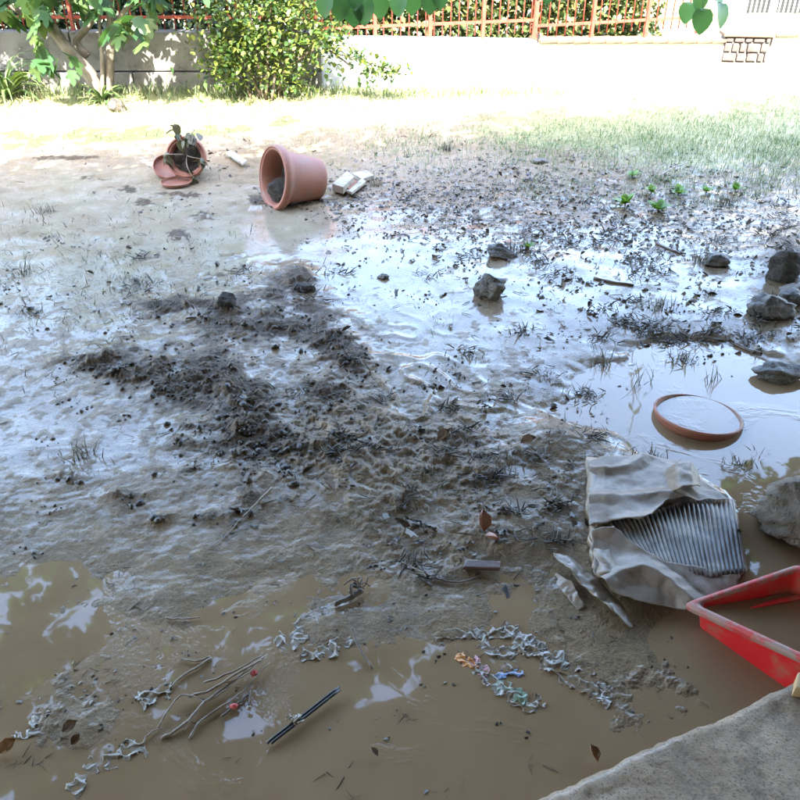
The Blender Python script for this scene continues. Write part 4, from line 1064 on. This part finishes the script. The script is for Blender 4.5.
ribbon('film', [(16,733),(28,734),(40,732)], 8, 'wrap_white', t, 76, .010, 24); ribbon('film', [(30,724),(37,716),(46,710)], 8, 'clear_plastic', t, 77, .01, 20)
ribbon('pink_print', [(42,734),(45,728)], 3, 'wrap_pink', t, 78, .006, 8, 5)
t = thing('plastic_sheet', P(82, 780, .002), 'grey plastic film lying in the lower left film of mud', 'plastic sheet')
ribbon('film', [(75,790),(85,775),(92,765)], 15, 'clear_plastic', t, 79, .008, 24)
t = thing('paper_scrap', P(440, 531, .02), 'muddy pale paper scrap in the torn mud beside curled leaves', 'paper')
ribbon('paper', [(416,536),(430,533),(446,532)], 14, 'clear_plastic', t, 80, .014, 20, 9, .03)
ribbon('paper', [(432,556),(446,551),(462,548)], 16, 'clear_plastic', t, 81, .016, 20, 9, .025)

def lone_leaf(px, py, L, mat, label, yaw, pitch=.1, roll=.3, tm=CURL, lift=.006):
    V, F = tm; o = link('dead_leaf', mesh_np('dead_leaf', np.array(V)*L, np.array(F)), mat)
    o.location = G(px, py, lift); o.rotation_euler = (pitch, roll, yaw)
    m = o.modifiers.new('thickness', 'SOLIDIFY'); m.thickness = .001
    return tag(o, label, 'leaf')
lone_leaf(62, 732, .042, 'dead_leaf', 'dark brown curled leaf beside the white plastic scrap', -.9)
lone_leaf(71, 745, .030, 'dead_leaf', 'small dark pointed leaf just below the curled brown leaf', -.5)
lone_leaf(-2, 754, .05, 'orange_leaf', 'orange-brown leaf cut by the left edge near the bottom', -.8)
lone_leaf(484, 532, .07, 'red_leaf', 'reddish curled leaf in the torn mud above the dark block', .25, .35)
lone_leaf(500, 540, .055, 'red_leaf', 'pale red leaf lying under the reddish curled leaf', 1.9, .2)
lone_leaf(378, 756, .025, 'dead_leaf', 'small brown leaf floating in the bottom centre water', 1.0)
lone_leaf(598, 762, .04, 'orange_leaf', 'pale leaf stuck at the edge of the concrete step', .5)
lone_leaf(335, 491, .06, 'dead_leaf', 'dark curled leaf in the rough mud left of centre', 1.2, .3)
lone_leaf(305, 545, .10, 'dead_leaf', 'long brown leaf half sunk in mud above the water', -1.9, .0, .1, SLIM, .004)
lone_leaf(520, 443, .06, 'dead_leaf', 'brown leaf on the mud just left of the grey lump', -1.4)
lone_leaf(437, 440, .06, 'dead_leaf', 'brown curled leaf in the middle of the torn mud', -1.0, .3)

# ------------------------------------------------------------------ PLANTS IN THE YARD
def weed(px, py, L, n, label, mat='young_leaf'):
    n += 5; L *= .72; g = G(px, py); t = thing('weed', g, label, 'weed')
    yaw = np.arange(n)*2.4; pt = rng.uniform(.3, 1.2, n)
    inst('foliage', OVATE, np.tile([[0,0,.015]], (n,1)), rots(yaw, pt, rng.uniform(-.2,.2,n)), rng.uniform(.7,1.1,n)*L, mat, t)
    MB().tube([(0,0,-.01),(0,0,.03)], .004, 5).build('stem', 'stem', t)
for a in [(625,206,.12,7,'bright green weed leftmost of the row below the grass'),(658,212,.13,8,'bright green weed nearest the camera below the grass'),
          (632,178,.09,6,'small green weed at the lower edge of the grass'),(678,196,.10,7,'bright green weed right of the nearest one'),(651,194,.08,6,'small green weed between the two taller bright ones'),
          (706,194,.08,6,'low green weed among muddy leaves under the grass'),(735,192,.09,7,'yellow-green weed rightmost of the row below the grass'),(528,250,.06,6,'tiny green weed beside the stone caught in dead grass')]:
    weed(*a)
def tuft(px, py, n, h, label, mat='muddy_blade', wd=.004):
    g = G(px, py); t = thing('grass_tuft', g, label, 'grass tuft')
    p = np.stack([rng.normal(0,.03,n), rng.normal(0,.025,n), np.full(n,-.005)],1)
    hh = rng.uniform(.5,1.1,n)*h
    inst('blades', BLADE, p, rots(rng.random(n)*6.28, rng.uniform(-.7,.3,n), rng.uniform(-.3,.3,n)), np.stack([np.full(n,wd), hh, hh],1), mat, t)
    MB().tube([(0,0,-.03),(0,0,.002)], [.006,.003], 6).build('root', 'twig_dark', t)
for a in [(703,262,60,.10,'dark grass tuft left of the flat dark stone'),(520,250,50,.10,'dead grass tuft right of the stone below the leaf litter'),(660,308,50,.09,'dead grass tuft in mid mud left of the wet stones'),
          (82,458,40,.10,'yellowish grass tuft at the lower left of the dug mud'),(725,205,50,.11,'yellow-green grass tuft right of the bright weeds'),(375,186,50,.08,'green grass tuft beside the broken tiles'),
          (45,212,40,.12,'green grass tuft in wet silt at the far left'),(22,275,30,.16,'thin tall grass tuft at the left edge'),(447,150,60,.12,'green grass tuft at the shadow edge right of the pots'),(655,455,25,.05,'green sprig at the upper edge of the cardboard'),
          (735,465,35,.05,'dark green sprigs in the puddle above the boulder'),(715,378,10,.10,'sparse green stalks standing in the bright puddle'),(640,385,14,.12,'single thin stalks in the puddle left of the saucer'),(575,395,14,.08,'thin stalks on the near left shore of the puddle'),
          (600,362,40,.09,'dark dead root clump on the far shore of the puddle'),(680,360,50,.06,'dark matted grass clump in the puddle above the saucer')]:
    tuft(*a)

# --- scattered stuff
def ring_sample(n, spec, pad=60):
    """n pixel positions drawn from weighted ellipses"""
    wgt = np.array([s[4] for s in spec], float); k = rng.choice(len(spec), n, p=wgt/wgt.sum())
    sp = np.array([s[:4] for s in spec])[k]
    return sp[:,0]+rng.normal(0,1,n)*sp[:,2], sp[:,1]+rng.normal(0,1,n)*sp[:,3]
def scatter(name, tm, n, spec, size, mat, label, cat, pitch, roll=(-.5,.5), lift=0, rnd=None, aniso=None, ymin=96, clusters=0, skip_puddle=True, cs_=(9,4)):
    px, py = ring_sample(n, spec)
    if clusters:
        m = max(3, n//clusters); cx, cy = ring_sample(m, spec); k = rng.integers(0, m, n)
        px = cx[k] + rng.normal(0, cs_[0], n); py = cy[k] + rng.normal(0, cs_[1], n)
    ok = (py > ymin) & (py < 900); px, py = px[ok], py[ok]
    p = Garr(px, py); n = len(p)
    ok = p[:,1] < YW-.02
    if skip_puddle:
        pp = blob(px, py, [(735,395,75,35,1),(800,420,60,35,1),(690,440,45,18,1)]); ok &= (pp < .45) | (rng.random(n) < .06)
    p = p[ok]; n = len(p); p[:,2] += lift
    s_ = size[0] + (size[1]-size[0])*rng.random(n)**2.2
    if aniso: s_ = np.stack([s_*rng.uniform(*aniso[0], n), s_*rng.uniform(*aniso[1], n), s_*rng.uniform(*aniso[2], n)], 1)
    r_ = rng.random(n) if rnd is None else np.clip(rng.normal(rnd[0], rnd[1], n), 0, 1)
    o = inst(name, tm, p, rots(rng.random(n)*6.28, rng.uniform(*pitch, n), rng.uniform(*roll, n)), s_, mat, None, r_)
    return tag(o, label, cat, kind='stuff')
LIT = [(470,190,110,22,4),(590,200,110,24,4),(700,230,90,25,2.5),(560,260,120,30,2.2),(430,225,60,16,1.5),(620,320,110,30,1.5),(240,165,40,14,.5),(330,200,40,10,.6),(750,300,50,40,1),
       (430,480,90,45,.8),(330,400,50,60,.6),(480,540,70,18,.5),(500,420,60,40,.5),(100,280,90,40,1.2),(590,460,25,40,.5)]
scatter('matted_litter', ragged(40), 3200, [(470,185,100,18,3),(590,198,100,20,3),(700,215,80,18,1.5),(400,205,50,12,1),(560,235,110,18,1.2)], (.010,.05), 'litter', 'flat mud-coated leaves matted on the ground below the grass', 'leaves', (-.15,.2), (-.4,.4), .0005, (.72,.2), ((.4,1.0),(.7,1.4),(.5,1.2)))
scatter('leaf_litter', CURL, 700, LIT, (.010,.045), 'litter', 'curled dead leaves scattered over the wet mud', 'leaves', (-.5,.5), (-.9,.9), .001, (.55,.25), ((.4,.9),(.7,1.3),(.6,1.6)), clusters=4)
for k in range(3):
    scatter('leaf_scraps', ragged(30+k), 900, LIT, (.008,.055), 'litter', ['torn dead leaf scraps strewn over the wet mud', 'small curled leaf scraps among the wet mud', 'broken muddy leaf bits across the yard'][k], 'leaves', (-.5,.5), (-.9,.9), .001, (.5,.28), ((.5,1.1),(.7,1.3),(.6,1.6)), clusters=5)
for k in range(2):
    scatter('mud_crumbs', blob_tmpl(80+k), 650, LIT+[(200,370,90,40,3),(260,430,50,30,1.5),(120,500,100,50,.5)], (.003,.012), 'litter', 'small crumbs of dark earth scattered on the mud', 'crumbs', (-1,1), (-1,1), .001, (.2,.2), ((.7,1.6),(.7,1.3),(.4,.9)), clusters=9)
scatter('earth_lumps', blob_tmpl(90), 420, [(m[0],m[1],m[2]*.6,m[3]*.6,m[2]*m[3]) for m in MOUND]+[(m[0],m[1],m[2]*.6,m[3]*.6,m[2]*m[3]*1.2) for m in FOOT], (.004,.022), 'litter', 'dark earth lumps on the dug-over patch', 'lumps', (-1,1), (-1,1), .002, (.15,.13), ((.7,1.5),(.7,1.3),(.5,.9)))
STEM = ([(-.5,0,-.3),(.5,0,-.3),(0,0,.5),(-.5,.5,.3),(.5,.5,.3),(0,.5,1.1),(0,1,.2)], [(0,1,4),(0,4,3),(1,2,5),(1,5,4),(2,0,3),(2,3,5),(3,4,6),(4,5,6),(5,3,6)])
scatter('straw_bits', STEM, 2200, LIT+[(190,370,90,45,5),(260,440,60,30,3),(430,480,90,45,3),(100,280,110,50,2.5),(80,230,90,30,1)], (.02,.07), 'muddy_blade', 'bits of muddy straw and rootlets over the mud', 'straw', (-.12,.35), (-1,1), .003, (.55,.3), ((.035,.07),(.8,1.3),(.035,.07)))
scatter('silt_grass', BLADE, 2600, [(90,225,110,22,2),(70,280,110,35,3),(150,275,80,30,1.5),(40,330,60,30,1),(330,190,60,12,.8),(640,330,120,40,1.2),(720,245,70,25,1.2),(650,460,60,12,.6),(430,490,90,40,1),(80,450,60,50,.5)], (.02,.06), 'muddy_blade', 'sparse muddy grass poking through the wet silt', 'grass', (-.9,.2), (-.5,.5), -.003, (.3,.25), ((.06,.10),(.7,1.2),(.7,1.2)), clusters=8)
GR = [(640,140,110,18,4),(740,125,80,16,4.5),(560,145,90,14,2),(460,140,60,10,1),(760,160,60,16,2.5),(700,175,90,18,2.2),(580,165,90,18,1),(820,140,50,25,2),(400,150,40,14,.5)]
scatter('lawn_grass', BLADE, 36000, GR, (.018,.06), 'grass_blade', 'short green grass in the shade at the right', 'grass', (-.8,.3), (-.4,.4), -.003, (.22,.22), ((.06,.10),(.7,1.2),(.7,1.2)), clusters=34, cs_=(11,4.5))
scatter('sunlit_grass', BLADE, 15000, [(400,110,200,14,3),(200,105,140,10,3),(100,125,120,16,2),(600,92,150,8,2),(750,90,120,8,2),(300,120,120,14,2)], (.03,.08), 'grass_blade', 'dry pale grass in the sunlit strip', 'grass', (-.9,.3), (-.5,.5), -.003, (.75,.22), ((.06,.10),(.7,1.2),(.7,1.2)), ymin=72, clusters=12)
# taller grass along the foot of the wall
n = 3200
xx = rng.uniform(-5.2, 1.6, n); yy = YW-.03-np.abs(rng.normal(0,.14,n)); p = np.stack([xx, yy, Hs(xx, yy)-.005], 1)
hh = rng.uniform(.05,.17,n)
tag(inst('wall_foot_grass', BLADE, p, rots(rng.random(n)*6.28, rng.uniform(-.5,.2,n), rng.uniform(-.3,.3,n)), np.stack([hh*.07, hh, hh],1), 'grass_blade', None, np.clip(rng.normal(.55,.25,n),0,1)),
    'taller dry grass along the foot of the back wall', 'grass', kind='stuff')

scatter('debris_clumps', STEM, 3400, [(640,300,110,40,2),(560,255,100,25,1.5),(700,350,60,20,1),(740,240,60,25,1),(520,430,60,40,1),(330,380,40,60,.8),(430,490,90,40,1.2),(90,250,90,40,.6),(180,300,90,20,.5)], (.02,.075), 'litter', 'tangled clumps of dead stalks and rootlets on the mud', 'debris', (-.1,.8), (-1,1), .004, (.3,.22), ((.05,.12),(.5,1.1),(.05,.12)), clusters=42, cs_=(8,3.2))

for k in range(2):
    scatter('floating_bits', (ragged(60), STEM)[k], (420, 260)[k], [(130,600,130,50,2),(300,660,150,50,1.5),(480,620,90,30,1.5),(600,660,60,40,1.5),(80,720,70,50,1.5),(420,740,120,30,.6)], ((.003,.016),(.01,.05))[k], 'litter', ('specks of leaf floating on the brown water', 'bits of stalk floating on the brown water')[k], 'debris', (-.1,.15), (-.3,.3), .001, (.45,.3), (None, ((.03,.06),(.7,1.2),(.03,.06)))[k], clusters=4)
